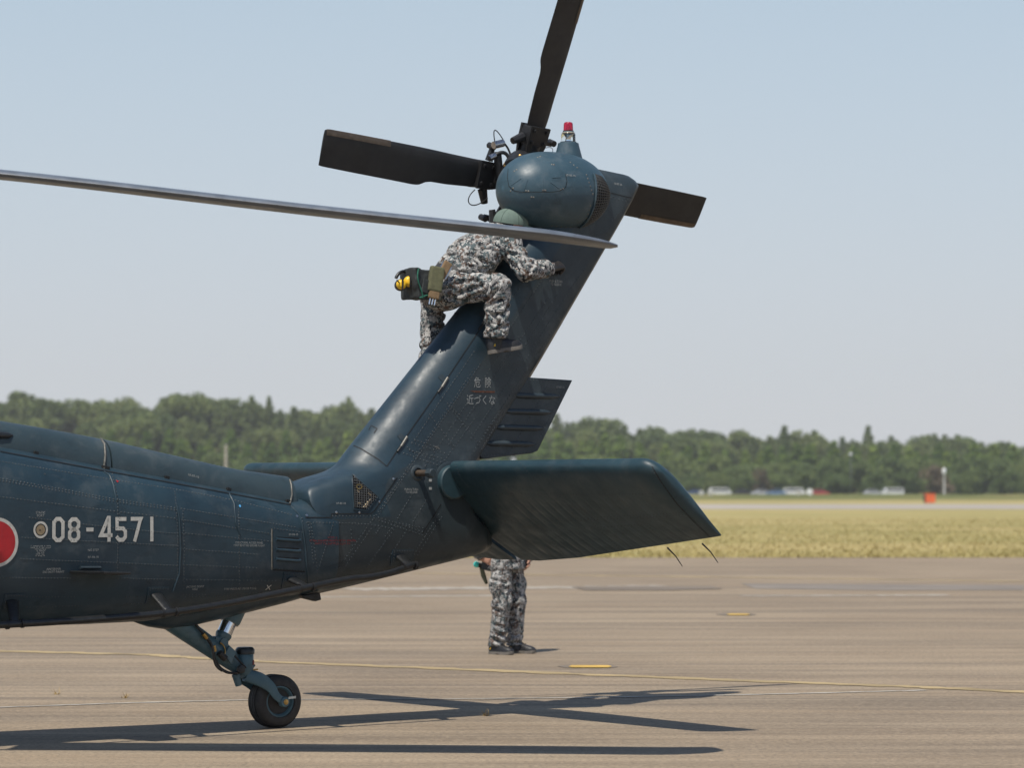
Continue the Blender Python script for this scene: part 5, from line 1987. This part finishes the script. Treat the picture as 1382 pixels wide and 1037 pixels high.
def shoe(parent, heel, toe, up, side, name='shoe', shift=(0, 0, 0)):
    """low hiking shoe from heel to toe; up: its upward direction"""
    heel, toe = Vector(heel), Vector(toe)
    fwd = (toe - heel); L = fwd.length; fwd.normalize()
    up = Vector(up); up = (up - fwd * up.dot(fwd)).normalized()
    lat = fwd.cross(up)
    outline = [(0, .10), (.02, .42), (.05, .62), (.12, .78), (.30, .72), (.48, .74), (.68, 1.0), (.82, .97), (.92, .76), (.97, .50), (1.0, .12)]
    def wid(t): return float(np.interp(t, [q[0] for q in outline], [q[1] for q in outline])) * .049
    # height of the upper along the shoe
    hh = [(0, .04), (.03, .08), (.10, .10), (.30, .095), (.42, .078), (.58, .062), (.74, .052), (.86, .042), (.94, .026), (1.0, .004)]
    def hgt(t): return float(np.interp(t, [q[0] for q in hh], [q[1] for q in hh]))
    up_rows, so_rows = [], []
    N_ = 28
    for i in range(N_ + 1):
        t = i / N_
        c = heel + fwd * (L * t)
        spring = .012 * max(0, (t - .75) / .25) ** 2
        w = max(wid(t), .006)
        row = []
        for k in range(17):
            a = math.pi * k / 16
            row.append(c + lat * (math.copysign(abs(math.cos(a)) ** .7, math.cos(a)) * w * .96) + up * (.022 + spring + max(.004, hgt(t)) * math.sin(a) ** .8))
        up_rows.append(row)
        so_rows.append([c + lat * s * w * 1.06 + up * (z + spring + (.006 if .38 < t < .52 and z < .01 else 0)) for s, z in ((-1, .0), (1, .0), (1.03, .013), (1.0, .025), (-1.0, .025), (-1.03, .013))])
    u = MB().grid(up_rows, closed=True, caps=True).build(name, M['shoe'], parent, 60)
    MB().grid(so_rows, closed=True, caps=True).build('sole', M['sole'], u, 40)
    for t in (.36, .44, .52, .60):
        c = heel + fwd * (L * t) + up * (.022 + hgt(t) + .002)
        MB().tube([c - lat * .018, c + up * .005, c + lat * .018], .0035, 6).build('lace', M['belt'], u, 60)
    for s in (-1, 1):
        q = heel + fwd * (L * .12) + lat * s * (wid(.12) * .93 + .004) + up * .045
        MB().prism([q, q + fwd * .012 + up * .020, q + fwd * .020 + up * .018, q + fwd * .010], lat * .004).build('yellow_flash', M['yellow'], u)
    return u

def hand_fn(p, wrist, palm_end, back, curl, rfl, right, spread=.018):
    """palm, four unequal fingers with bends, and a thumb from the side of the palm"""
    w, e, bk = np.array(wrist, float), np.array(palm_end, float), np.array(back, float)
    f = e - w; L = np.linalg.norm(f); f /= L
    bk = bk - f * (bk @ f); bk /= np.linalg.norm(bk)
    sd_ = np.cross(f, bk) * (1 if right else -1)
    d = cone(p, w - f * .05, w + f * .01, .031, .032)
    for k in (-1.4, -.45, .45, 1.4):
        d = smin(d, cone(p, w + f * .02 + sd_ * k * .012, e + sd_ * k * .0155, .0165, .0135), .016)
    ln = [.070, .080, .075, .058]
    out = d
    for k, l in zip((-1.5, -.5, .5, 1.5), ln):
        q = e + sd_ * k * spread * 1.05 - f * .004
        dr = f.copy()
        fd = None
        for j, part in enumerate((.46, .31, .25)):
            ang = curl[min(j, len(curl) - 1)]
            c_, s_ = math.cos(ang), math.sin(ang)
            dr2 = dr * c_ - np.cross(sd_, dr) * s_ * (1 if right else -1) * -1
            # bend towards the palm side (-back)
            axis = sd_
            dr2 = dr * c_ + np.cross(axis, dr) * s_ * (1 if (np.cross(axis, dr) @ bk) < 0 else -1) + axis * (axis @ dr) * (1 - c_)
            q2 = q + dr2 * l * part
            seg = cone(p, q, q2, rfl * (1 - .08 * j), rfl * (.94 - .08 * j))
            fd = seg if fd is None else smin(fd, seg, .004)
            q, dr = q2, dr2
        out = smin(out, fd, .006)
    t0 = w + f * .02 - sd_ * -1 * .0 + (-sd_) * .022
    t1 = t0 + f * .028 - sd_ * .022 - bk * .012
    t2 = t1 + f * .030 - sd_ * .004 - bk * .010
    t3 = t2 + f * .024 + sd_ * .006 - bk * .006
    th = smin(cone(p, t0, t1, .016, .0125), smin(cone(p, t1, t2, .0120, .0105), cone(p, t2, t3, .0105, .0085), .004), .006)
    return smin(out, th, .01)

def bbox(pts, m):
    a = np.array([list(q) for q in pts], float)
    return a.min(0) - m, a.max(0) + m

# ---------------------------------------------------------------- the man astride the fin
V3 = lambda v: np.array([v[0], v[1], v[2]], float)
pel = V3(P(602, 388, 0.0))
hipP, hipS = pel + np.array([.02, -.085, -.005]), pel + np.array([.0, .085, -.02])
kneP = V3(P(672, 388, -.285))
ankP = V3(P(669, 458, -.275))
kneS = V3(P(585, 398, .30)); ankS = V3(P(581, 503, .285))
chest = V3(P(640, 346, .0)); neck = V3(P(664, 320, .0))
shoP = neck + np.array([.0, -.175, -.045]); shoS = neck + np.array([.0, .175, -.035])
elbP = V3(P(710, 366, -.325)); wriP = V3(P(741, 362, -.235)); hanP = V3(P(757, 358, -.20))
elbS = V3(P(668, 340, .33)); wriS = V3(P(714, 330, .20)); hanS = wriS + np.array([.08, -.03, .02])
headc = V3(P(690, 304, -.03))
print('LENS thigh', np.linalg.norm(kneP - hipP), 'shin', np.linalg.norm(ankP - kneP), 'torso', np.linalg.norm(neck - pel), 'uarm', np.linalg.norm(elbP - shoP), 'farm', np.linalg.norm(wriP - elbP), 'head', np.linalg.norm(headc - neck))
CO = pel.copy(); CO[2] -= .12
crew = None
fz = np.array([.32, -.12, -.94]) * -1            # top of the head
top_h = np.array([.05, -.16, .98]); top_h /= np.linalg.norm(top_h)
face = np.array([.93, -.12, -.10]); face -= top_h * (face @ top_h); face /= np.linalg.norm(face)
ear = np.cross(top_h, face)
HR = np.stack([face, ear, top_h], 1)
def head_fn(p, c, HR):
    f, e, t = HR[:, 0], HR[:, 1], HR[:, 2]
    d = ell(p, c + t * .015 - f * .008, (.098, .078, .100), HR)
    d = smin(d, ell(p, c - t * .055 + f * .028, (.062, .056, .066), HR), .04)
    d = smin(d, cone(p, c + f * .088 - t * .002, c + f * .112 - t * .036, .010, .015), .014)      # nose
    d = np.minimum(d, cone(p, c + f * .085 - t * .068 - e * .018, c + f * .085 - t * .068 + e * .018, .009, .009) + .001)   # mouth
    for s in (-1, 1):
        d = smin(d, ell(p, c + e * s * .080 - t * .012 - f * .005, (.022, .010, .032), HR), .008)   # ears
        eye = ell(p, c + f * .087 + e * s * .033 + t * .002, (.014, .018, .012), HR)
        d = np.maximum(d, -(eye + .004))
    return d
def crew_body(p):
    d = head_fn(p, headc, HR)
    d = smin(d, cone(p, neck, headc - HR[:, 2] * .04 - HR[:, 0] * .02, .06, .052), .03)
    d = smin(d, cone(p, pel, chest, .11, .12, flat=((0, 1, 0), .8)), .05)
    d = smin(d, cone(p, chest, neck, .12, .07, flat=((0, 1, 0), .7)), .05)
    for sh, el, wr in ((shoP, elbP, wriP), (shoS, elbS, wriS)):
        d = smin(d, cone(p, neck + (sh - neck) * .3, sh, .06, .05), .04)
        d = smin(d, cone(p, sh, el, .048, .038), .03); d = smin(d, cone(p, el, wr, .038, .027), .02)
    for h, k, a in ((hipP, kneP, ankP), (hipS, kneS, ankS)):
        d = smin(d, cone(p, pel, h, .10, .09), .04)
        d = smin(d, cone(p, h, k, .075, .052), .03); d = smin(d, cone(p, k, a, .052, .035), .02)
    d = smin(d, hand_fn(p, wriS, hanS, np.array([0, .8, .6]), (.5, .7, .5), .0095, False), .01)
    return d
allp = [pel, kneP, ankP, kneS, ankS, chest, neck, shoP, shoS, elbP, elbS, wriP, wriS, hanP, hanS, headc]
lo, hi = bbox(allp, .17)
crew = sdf_obj('person', crew_body, lo, hi, .0105, M['skin'], None, CO, 1)
crew.matrix_world = HM @ Matrix.Translation(Vector(CO))
tag(crew, 'maintainer in grey camouflage and green cap sitting astride the tail fin', 'person')

def trousers_fn(p):
    up = (chest - pel) / np.linalg.norm(chest - pel)
    d = cone(p, pel - up * .02 + np.array([-.01, -.05, 0]), pel - up * .03 + np.array([-.01, .05, 0]), .118, .118, .004, 30)
    d = smin(d, cone(p, pel - up * .02, pel + up * .10, .135, .132, .006, 50), .05)
    for h, k, a in ((hipP, kneP, ankP), (hipS, kneS, ankS)):
        d = smin(d, cone(p, h, k, .101, .081, .016, 66, .55), .05)
        kk = k + (a - k) * .0
        d = smin(d, cone(p, kk, a + (a - k) * .03, .082, .074, .013, 74, .45), .03)
        # cargo pocket
    # hem cut across each leg
    for k, a in ((kneP, ankP), (kneS, ankS)):
        ax = (a - k) / np.linalg.norm(a - k)
        d = np.maximum(d, ((p - (a - ax * .005)) @ ax) - .6 * np.maximum(0, np.linalg.norm(p - a, axis=-1) - .22) * 8)
    return d
lo, hi = bbox([pel, kneP, ankP, kneS, ankS, hipP, hipS], .19)
CREASES = [[(640, 333), (655, 330), (674, 322)], [(612, 344), (633, 345), (655, 354), (665, 356)], [(582, 356), (600, 345), (626, 342)], [(638, 334), (643, 346), (657, 356)],
    [(616, 366), (636, 369), (655, 362), (666, 356)], [(626, 351), (655, 358)], [(628, 358), (653, 363)], [(600, 338), (622, 330)], [(686, 339), (698, 351)], [(703, 354), (713, 375)], [(722, 352), (713, 370)],
    [(689, 352), (703, 368)], [(731, 354), (728, 374)], [(676, 345), (690, 360)], [(660, 318), (672, 338)], [(610, 356), (622, 362)],
    [(600, 400), (624, 406), (650, 404)], [(604, 404), (626, 394), (655, 384)], [(616, 408), (640, 399), (657, 396)], [(652, 410), (664, 399), (674, 387)], [(655, 416), (668, 407), (682, 404)],
    [(658, 419), (672, 434), (677, 450)], [(686, 414), (676, 431)], [(655, 433), (665, 449)], [(606, 384), (630, 380), (650, 378)], [(600, 392), (612, 386)], [(668, 446), (690, 438)], [(660, 426), (684, 424)], [(640, 376), (652, 388)]]
def crease(obj, lines, rayf, origin, depth=.016, width=.011):
    """press sharp folds into cloth along lines seen in the photograph"""
    me = obj.data
    bv = bvh_of([obj])
    co = np.zeros(len(me.vertices) * 3); me.vertices.foreach_get('co', co); co = co.reshape(-1, 3)
    no = np.zeros(len(me.vertices) * 3); me.vertices.foreach_get('normal', no); no = no.reshape(-1, 3)
    dsp = np.zeros(len(co))
    for ln in lines:
        pts = []
        for x, y in resample(ln, 2.0):
            o, d = rayf(x, y)
            h = bv.ray_cast(o - origin, d)
            if h[0] is not None: pts.append(np.array(h[0]))
        if len(pts) < 2: continue
        dm = np.full(len(co), 9.0)
        for k_, q in enumerate(pts):
            t_ = k_ / (len(pts) - 1)
            dd = np.linalg.norm(co - q, axis=1)
            dm = np.minimum(dm, dd + .012 * abs(2 * t_ - 1) ** 3)
        dsp += -depth * np.exp(-(dm / width) ** 2) + depth * .42 * np.exp(-((dm - 2.3 * width) / width) ** 2)
    co += no * np.clip(dsp, -.026, .016)[:, None]
    me.vertices.foreach_set('co', co.ravel()); me.update()
tro = sdf_obj('trousers', trousers_fn, lo, hi, .0078, M['camo'], crew, CO, 0)
crease(tro, CREASES, ray_l, Vector(CO))

def jacket_fn(p):
    up = (chest - pel) / np.linalg.norm(chest - pel)
    hem = pel + up * .075
    d = cone(p, hem, chest, .136, .138, .013, 52, .6, ((0, 1, 0), .74))
    d = smin(d, cone(p, chest, neck - (neck - chest) * .1, .136, .098, .010, 46, .5, ((0, 1, 0), .62)), .05)
    d = smin(d, cone(p, neck - (neck - chest) * .1, neck + (headc - neck) * .28, .085, .066, .004, 70), .03)
    for s, e, w in ((shoP, elbP, wriP), (shoS, elbS, wriS)):
        d = smin(d, cone(p, neck + (s - neck) * .4, s, .09, .082, .005, 60), .05)
        d = smin(d, cone(p, s, e, .078, .066, .015, 80, .55), .03)
        d = smin(d, cone(p, e, w, .066, .053, .014, 96, .6), .02)
        ax = (w - e) / np.linalg.norm(w - e)
        d = np.maximum(d, np.where(np.linalg.norm(p - w, axis=-1) < .12, (p - w) @ ax, -1))
    d = np.maximum(d, -((p - hem) @ up))
    hollow = cone(p, neck, headc, .058, .058)
    return np.maximum(d, -hollow)
lo, hi = bbox([pel, chest, neck, shoP, shoS, elbP, elbS, wriP, wriS, headc], .18)
jac = sdf_obj('jacket', jacket_fn, lo, hi, .0078, M['camo'], crew, CO, 0)
crease(jac, CREASES, ray_l, Vector(CO))

def glove_fn(p):
    d = hand_fn(p, wriP, hanP, np.array([.3, -.6, .75]), (1.05, 1.1, .7), .0118, True, .019)
    return np.minimum(d, smin(d, cone(p, wriP - (hanP - wriP) * .5, wriP, .034, .036), .01))
lo, hi = bbox([wriP, hanP], .13)
sdf_obj('glove', glove_fn, lo, hi, .0042, M['glove'], crew, CO, 1)

# cap: six panels, button, brim
mb = MB()
rows = []
hc = Vector(headc + HR[:, 2] * .012)
fv, ev, tv = Vector(HR[:, 0]), Vector(HR[:, 1]), Vector(HR[:, 2])
for i in range(13):
    a = math.pi / 2 * i / 12
    rr, zz = math.cos(a) ** .8, math.sin(a)
    row = []
    for k in range(48):
        th = 2 * math.pi * k / 48
        panel = 1 - .022 * (abs(math.cos(3 * th)) ** 8) * math.cos(a) ** .5
        x, y = math.cos(th) * .122 * rr * panel, math.sin(th) * .106 * rr * panel
        row.append(hc + fv * (x - .006) + ev * y + tv * (zz * .112 - .012 + .01 * (1 - zz)) - Vector(CO))
    rows.append(row)
mb.grid(rows, closed=True, caps=True)
cap = mb.build('cap', M['cap'], crew, 60)
for k in range(6):
    th = math.pi / 6 + k * math.pi / 3
    pts = []
    for i in range(13):
        a = math.pi / 2 * i / 12
        rr, zz = math.cos(a) ** .8, math.sin(a)
        pts.append(hc + fv * (math.cos(th) * .1225 * rr - .006) + ev * math.sin(th) * .1065 * rr + tv * (zz * .1125 - .012 + .01 * (1 - zz)) - Vector(CO))
    MB().tube(pts, .0016, 5).build('cap_seam', M['capseam'], cap, 60)
MB().lathe(hc + tv * .100 - fv * .006 - Vector(CO), tv, [(0, .010), (.006, .010), (.009, .005)], 12).build('cap_button', M['cap'], cap, 40)
rows = []
for i in range(7):
    q = i / 6
    row = []
    for k in range(17):
        th = math.pi * (-.42 + .84 * k / 16)
        ext = .075 * q * math.cos(th * .95) ** .6
        base = hc + fv * (math.cos(th) * .112 + ext * .96) + ev * math.sin(th) * .096 + tv * (.008 - ext * .32 - .12 * (math.sin(th) * .096) ** 2 * 8)
        row.append(base - Vector(CO))
    rows.append(row)
br = MB().grid(rows)
br.grid([[Vector(p_) - tv * .005 for p_ in r_] for r_ in rows])
br.build('cap_brim', M['cap'], cap, 60, fix=False)
q = hc + fv * .110 - ev * .02 + tv * .040 - Vector(CO)
for s in (-1, 0, 1):
    MB().box(q - ev * .012 * s + Vector((0, 0, 0)), (.010, .008, .032), HR_m if False else Matrix((fv, ev, tv)).transposed()).build('cap_badge', M['brass'], cap)
# hair under the cap
def hair_fn(p):
    d = ell(p, headc + HR[:, 2] * .008 - HR[:, 0] * .022, (.088, .080, .088), HR)
    return np.maximum(d, (p - headc) @ HR[:, 0] - .03)
lo, hi = bbox([headc], .13)
sdf_obj('hair', hair_fn, lo, hi, .009, M['hair'], crew, CO, 1)

# shoes
heel = P(659, 478.5, -.265) ; toe = P(705, 472, -.315)
off = Vector(CO)
print('SHOE', (toe - heel).length)
shoe(crew, heel - off, toe - off, (0, .06, 1), -1)
h2 = Vector(ankS) + Vector((-.07, 0, -.11)); t2 = h2 + Vector((.265, .03, -.02))
shoe(crew, h2 - off, t2 - off, (0, -.06, 1), 1)
for a_, k_ in ((ankP, kneP), (ankS, kneS)):
    ad = Vector(a_ - k_).normalized()
    MB().tube([Vector(a_) - ad * .04 - off, Vector(a_) + ad * .07 - off], [.046, .044], 14).build('sock', M['belt'], crew, 60)
# belt
upv = Vector(chest - pel).normalized()
rows = []
for z in (.045, .085):
    row = []
    for k in range(40):
        th = 2 * math.pi * k / 40
        c = Vector(pel) + upv * z
        fw = Vector((0, 1, 0)).cross(upv).normalized()
        row.append(c + Vector((0, 1, 0)) * math.cos(th) * .178 + fw * math.sin(th) * .142 - off)
    rows.append(row)
MB().grid(rows, closed=True).build('belt', M['belt'], crew, 60)

def world_thing(name, label, cat, at, group=None):
    """a thing of its own, standing at a point given in the aircraft's axes; parts are built around that point"""
    e = bpy.data.objects.new(name, None)
    COL.objects.link(e)
    e.matrix_world = HM @ Matrix.Translation(Vector(at))
    tag(e, label, cat, group)
    return e
# tool bag on the back of the belt
bc = P(563, 384, -.045)
bag = world_thing('tool_bag', 'dark grey tool bag with green binding hanging behind the seated man', 'bag', bc)
def bag_fn(p):
    q = p.copy()
    d = np.maximum(np.abs(q[..., 0] + .12 * q[..., 2]) - .062, np.maximum(np.abs(q[..., 1]) - .088, np.abs(q[..., 2]) - .088))
    d = d - .010
    return d + .010 * vnoise(q + 4, 14.0) + .004 * vnoise(q, 40.0)
sdf_obj('bag_body', bag_fn, (-.13, -.15, -.15), (.13, .15, .15), .007, M['bagcloth'], bag, (0, 0, 0), 2)
for dx, dy in ((.052, -.105), (-.055, -.105)):
    pts = [Vector((dx * (1 + .25 * math.sin(t * 5)), dy - .004, .095 - .19 * t)) + Vector((-.012 + .02 * t, 0, 0)) for t in [i / 10 for i in range(11)]]
    MB().tube(pts, .005, 6).build('green_binding', M['greenedge'], bag, 60)
MB().tube([Vector((.055, -.104, -.09)), Vector((.0, -.108, -.075)), Vector((-.055, -.104, -.095))], .005, 6).build('green_binding', M['greenedge'], bag, 60)
MB().box((0, -.104, -.02), (.07, .016, .09), Matrix.Rotation(.2, 3, 'Y')).build('bag_pocket', M['bagcloth'], bag, None, .006)
ec = P(546.5, 382, -.06)
ed = world_thing('ear_defenders', 'yellow and black ear defenders clipped behind the dark grey tool bag', 'ear defenders', ec)
dv = Vector((-.30, -.88, .12)).normalized()
for k, (dx, dz, s) in enumerate(((.032, .010, .84), (-.030, -.012, .78))):
    c = Vector((dx, 0, dz))
    MB().lathe(c - dv * .05, dv, [(0, .040 * s), (.02, .048 * s), (.045, .048 * s), (.05, .044 * s)], 24).build('ear_cup', M['blackpl'], ed, 40)
    MB().lathe(c, dv, [(0, .043 * s), (.016, .040 * s), (.028, .028 * s), (.030, .01)], 24).build('yellow_shell', M['yellow'], ed, 50)
    MB().tube([c + dv * .03 + Vector((0, 0, .04)), c + dv * .033, c + dv * .03 - Vector((0, 0, .04))], .006, 6).build('cup_bracket', M['blackpl'], ed, 50)
MB().tube(loop(Vector((.05, .04, .04)), Vector((.04, .03, .10)), Vector((-.03, .03, .08)), Vector((-.05, .03, .03))), .011, 8).build('headband', M['blackpl'], ed, 60)
MB().tube([Vector((-.06, -.02, .0)), Vector((-.085, -.03, .012))], .005, 6).build('microphone_stub', M['blackpl'], ed, 60)
pcn = P(588, 377, -.165)
po = world_thing('belt_pouch', 'olive belt pouch with a brown flap on the seated man', 'pouch', pcn)
tl = Matrix.Rotation(R(10), 3, 'Y') @ Matrix.Rotation(R(-18), 3, 'Z')
MB().box((0, 0, 0), (.095, .05, .165), tl).build('pouch_body', M['olive'], po, None, .012)
MB().box(tl @ Vector((0, -.004, -.105)), (.07, .034, .05), tl).build('brown_tab', M['brownweb'], po, None, .006)
for k in range(3):
    a_ = tl @ Vector((-.02 + .018 * k, -.006, -.125)); b_ = tl @ Vector((-.022 + .018 * k, -.006, -.17))
    MB().tube([a_, b_], .0045, 6).build('tool_shaft', M['chrome'], po, 50)
p2n = P(600, 366, -.17)
po2 = world_thing('tool_holster', 'brown strap holster beside the olive pouch on the seated man', 'holster', p2n)
tl2 = Matrix.Rotation(R(32), 3, 'Y') @ Matrix.Rotation(R(-15), 3, 'Z')
MB().box((0, 0, .01), (.056, .032, .115), tl2).build('strap', M['brownweb'], po2, None, .008)
MB().box(tl2 @ Vector((-.006, -.004, -.085)), (.05, .03, .05), tl2).build('keeper', M['brownweb'], po2, None, .006)
MB().box(tl2 @ Vector((0, .012, .005)), (.074, .014, .10), tl2).build('backing', M['steel'], po2, None, .004)

# ---------------------------------------------------------------- the man standing beyond the tail
gp_ = G(683, 883)
HD = R(-34)
SM = Matrix.Translation(gp_) @ Matrix.Rotation(HD, 4, 'Z')
# his own axes: x ahead, y to his left
hp = np.array([0, 0, .90])
hR, hL = np.array([.0, -.085, .89]), np.array([.0, .085, .89])
kR, kL = np.array([.03, -.105, .48]), np.array([.05, .105, .48])
aR, aL = np.array([-.03, -.115, .085]), np.array([.02, .11, .085])
ch_, nk = np.array([-.01, 0, 1.25]), np.array([-.005, 0, 1.40])
sR, sL = np.array([-.01, -.19, 1.35]), np.array([-.01, .19, 1.35])
eR, eL = np.array([-.16, -.36, 1.13]), np.array([-.02, .37, 1.05])
wR, wL = np.array([-.14, -.205, .885]), np.array([.08, .235, .865])
mR, mL = np.array([-.055, -.195, .850]), np.array([.11, .19, .80])
hd = np.array([.04, 0, 1.53])
HS = np.eye(3)
def man_body(p):
    d = head_fn(p, hd, HS)
    d = smin(d, cone(p, nk, hd - np.array([.02, 0, .05]), .058, .052), .03)
    d = smin(d, cone(p, hp, ch_, .11, .12, flat=((0, 1, 0), .75)), .05)
    d = smin(d, cone(p, ch_, nk, .12, .07, flat=((0, 1, 0), .7)), .05)
    for sh, el, wr in ((sR, eR, wR), (sL, eL, wL)):
        d = smin(d, cone(p, nk + (sh - nk) * .3, sh, .06, .05), .04)
        d = smin(d, cone(p, sh, el, .048, .038), .03); d = smin(d, cone(p, el, wr, .038, .027), .02)
    for h, k, a in ((hR, kR, aR), (hL, kL, aL)):
        d = smin(d, cone(p, h, k, .08, .055), .03); d = smin(d, cone(p, k, a, .055, .034), .02)
        d = smin(d, cone(p, a, a + np.array([.02, 0, -.045]), .03, .022), .01)
    return d
lo, hi = bbox([hp, kR, kL, aR, aL, ch_, nk, sR, sL, eR, eL, wR, wL, mR, mL, hd], .16)
v1, f1_ = polygonise(man_body, lo, hi, .0115)
vs_, fs_ = [v1], [f1_]
for wr, mm, bk, rt in ((wR, mR, np.array([-.15, -.95, .1]), True), (wL, mL, np.array([.1, .95, .3]), False)):
    lo2, hi2 = bbox([wr, mm], .12)
    v2, f2_ = polygonise(lambda p: hand_fn(p, wr, mm, bk, (.28, .35, .25), .0095, rt, .019), lo2, hi2, .005)
    fs_.append(f2_ + sum(len(q) for q in vs_)); vs_.append(v2)
me = bpy.data.meshes.new('person')
me.from_pydata(np.concatenate(vs_).tolist(), [], np.concatenate(fs_).tolist())
me.shade_smooth(); me.materials.append(M['skin'])
man = bpy.data.objects.new('person', me); COL.objects.link(man)
man.matrix_world = SM
tag(man, 'person in grey camouflage trousers standing hand on hip beyond the stabilator', 'person')
def man_trousers(p):
    d = cone(p, hp + np.array([0, -.05, .03]), hp + np.array([0, .05, .03]), .14, .14, .004, 30)
    d = smin(d, cone(p, hp, hp + np.array([0, 0, .12]), .13, .13, .004, 50, flat=((0, 1, 0), .8)), .05)
    for h, k, a in ((hR, kR, aR), (hL, kL, aL)):
        d = smin(d, cone(p, h, k, .102, .080, .009, 44, .35), .03)
        d = smin(d, cone(p, k, a + np.array([0, 0, .0]), .080, .070, .013, 62, .45), .03)
        d = smin(d, ell(p, (h + k) / 2 + np.array([.0, -.10 if h[1] < 0 else .10, -.06]), (.07, .03, .095)), .02)
    return np.maximum(d, .075 - p[..., 2])
lo, hi = bbox([hp, kR, kL, aR, aL], .19)
SMI = SM.inverted()
def ray_s(px, py):
    o, d = ray_w(px, py)
    return SMI @ o, SMI.to_3x3() @ d
tro2 = sdf_obj('trousers', man_trousers, lo, hi, .0095, M['camo'], man, (0, 0, 0), 0)
crease(tro2, [[(668, 842), (680, 850)], [(662, 862), (678, 868)], [(694, 828), (686, 850)], [(662, 782), (684, 788)], [(688, 792), (684, 830), (682, 866)], [(664, 820), (676, 826)], [(666, 852), (680, 860)], [(690, 858), (684, 868)], [(660, 800), (666, 818)], [(694, 790), (698, 812)]], ray_s, Vector((0, 0, 0)), .018, .014)
def man_jacket(p):
    d = cone(p, np.array([0, 0, .80]), ch_, .155, .160, .009, 36, .5, ((0, 1, 0), .78))
    d = smin(d, cone(p, ch_, nk, .155, .09, .006, 40, .4, ((0, 1, 0), .66)), .05)
    for s, e, w in ((sR, eR, wR), (sL, eL, wL)):
        d = smin(d, cone(p, nk + (s - nk) * .4, s, .085, .08, .005, 60), .05)
        d = smin(d, cone(p, s, e, .082, .068, .010, 70, .5), .04)
        d = smin(d, cone(p, e, w - (w - e) * .08, .068, .052, .009, 80, .5), .03)
    d = np.maximum(d, .765 - p[..., 2])
    return np.maximum(d, -cone(p, nk, hd, .058, .058))
lo, hi = bbox([hp - np.array([0, 0, .1]), ch_, nk, sR, sL, eR, eL, wR, wL], .18)
sdf_obj('jacket', man_jacket, lo, hi, .0105, M['camo'], man, (0, 0, 0), 0)
def man_hair(p):
    d = ell(p, hd + np.array([-.02, 0, .02]), (.096, .084, .098))
    return np.maximum(d, p[..., 0] - hd[0] - .05)
lo, hi = bbox([hd], .14)
sdf_obj('hair', man_hair, lo, hi, .011, M['hair'], man, (0, 0, 0), 1)
shoe(man, (-.10, -.12, 0), (.175, -.145, 0), (0, 0, 1), 1)
shoe(man, (-.05, .115, 0), (.225, .15, 0), (0, 0, 1), -1)
for a_ in (aR, aL):
    MB().tube([Vector(a_) + Vector((.02, 0, -.055)), Vector(a_) + Vector((0, 0, .06))], [.048, .044], 14).build('sock', M['belt'], man, 60)
# light and pouch on his belt
e = bpy.data.objects.new('belt_light', None); COL.objects.link(e)
lc = Vector((-.20, -.10, .80))
e.matrix_world = SM @ Matrix.Translation(lc)
tag(e, 'small teal light on an olive strap at the standing man\'s back', 'light')
teal = simple('teal_glass', (.05, .62, .52), .2, 0, .1, 20)
MB().lathe((-.035, -.01, .005), (-.6, -.7, .3), [(0, .026), (.02, .028), (.035, .022), (.042, .008)], 18).build('lens', teal, e, 50)
MB().lathe((-.005, .02, -.006), (-.6, -.7, .3), [(0, .022), (.045, .024)], 14).build('torch_body', M['blackpl'], e, 40)
MB().box((.055, .02, .012), (.10, .07, .11), Matrix.Rotation(.2, 3, 'Y')).build('pouch', M['bagcloth'], e, None, .01)
MB().prism([(-.02, 0, -.02), (.02, 0, -.03), (.065, 0, -.16), (.045, 0, -.17), (.0, 0, -.10)], (0, .02, 0)).build('strap', M['olive'], e, None, .003)
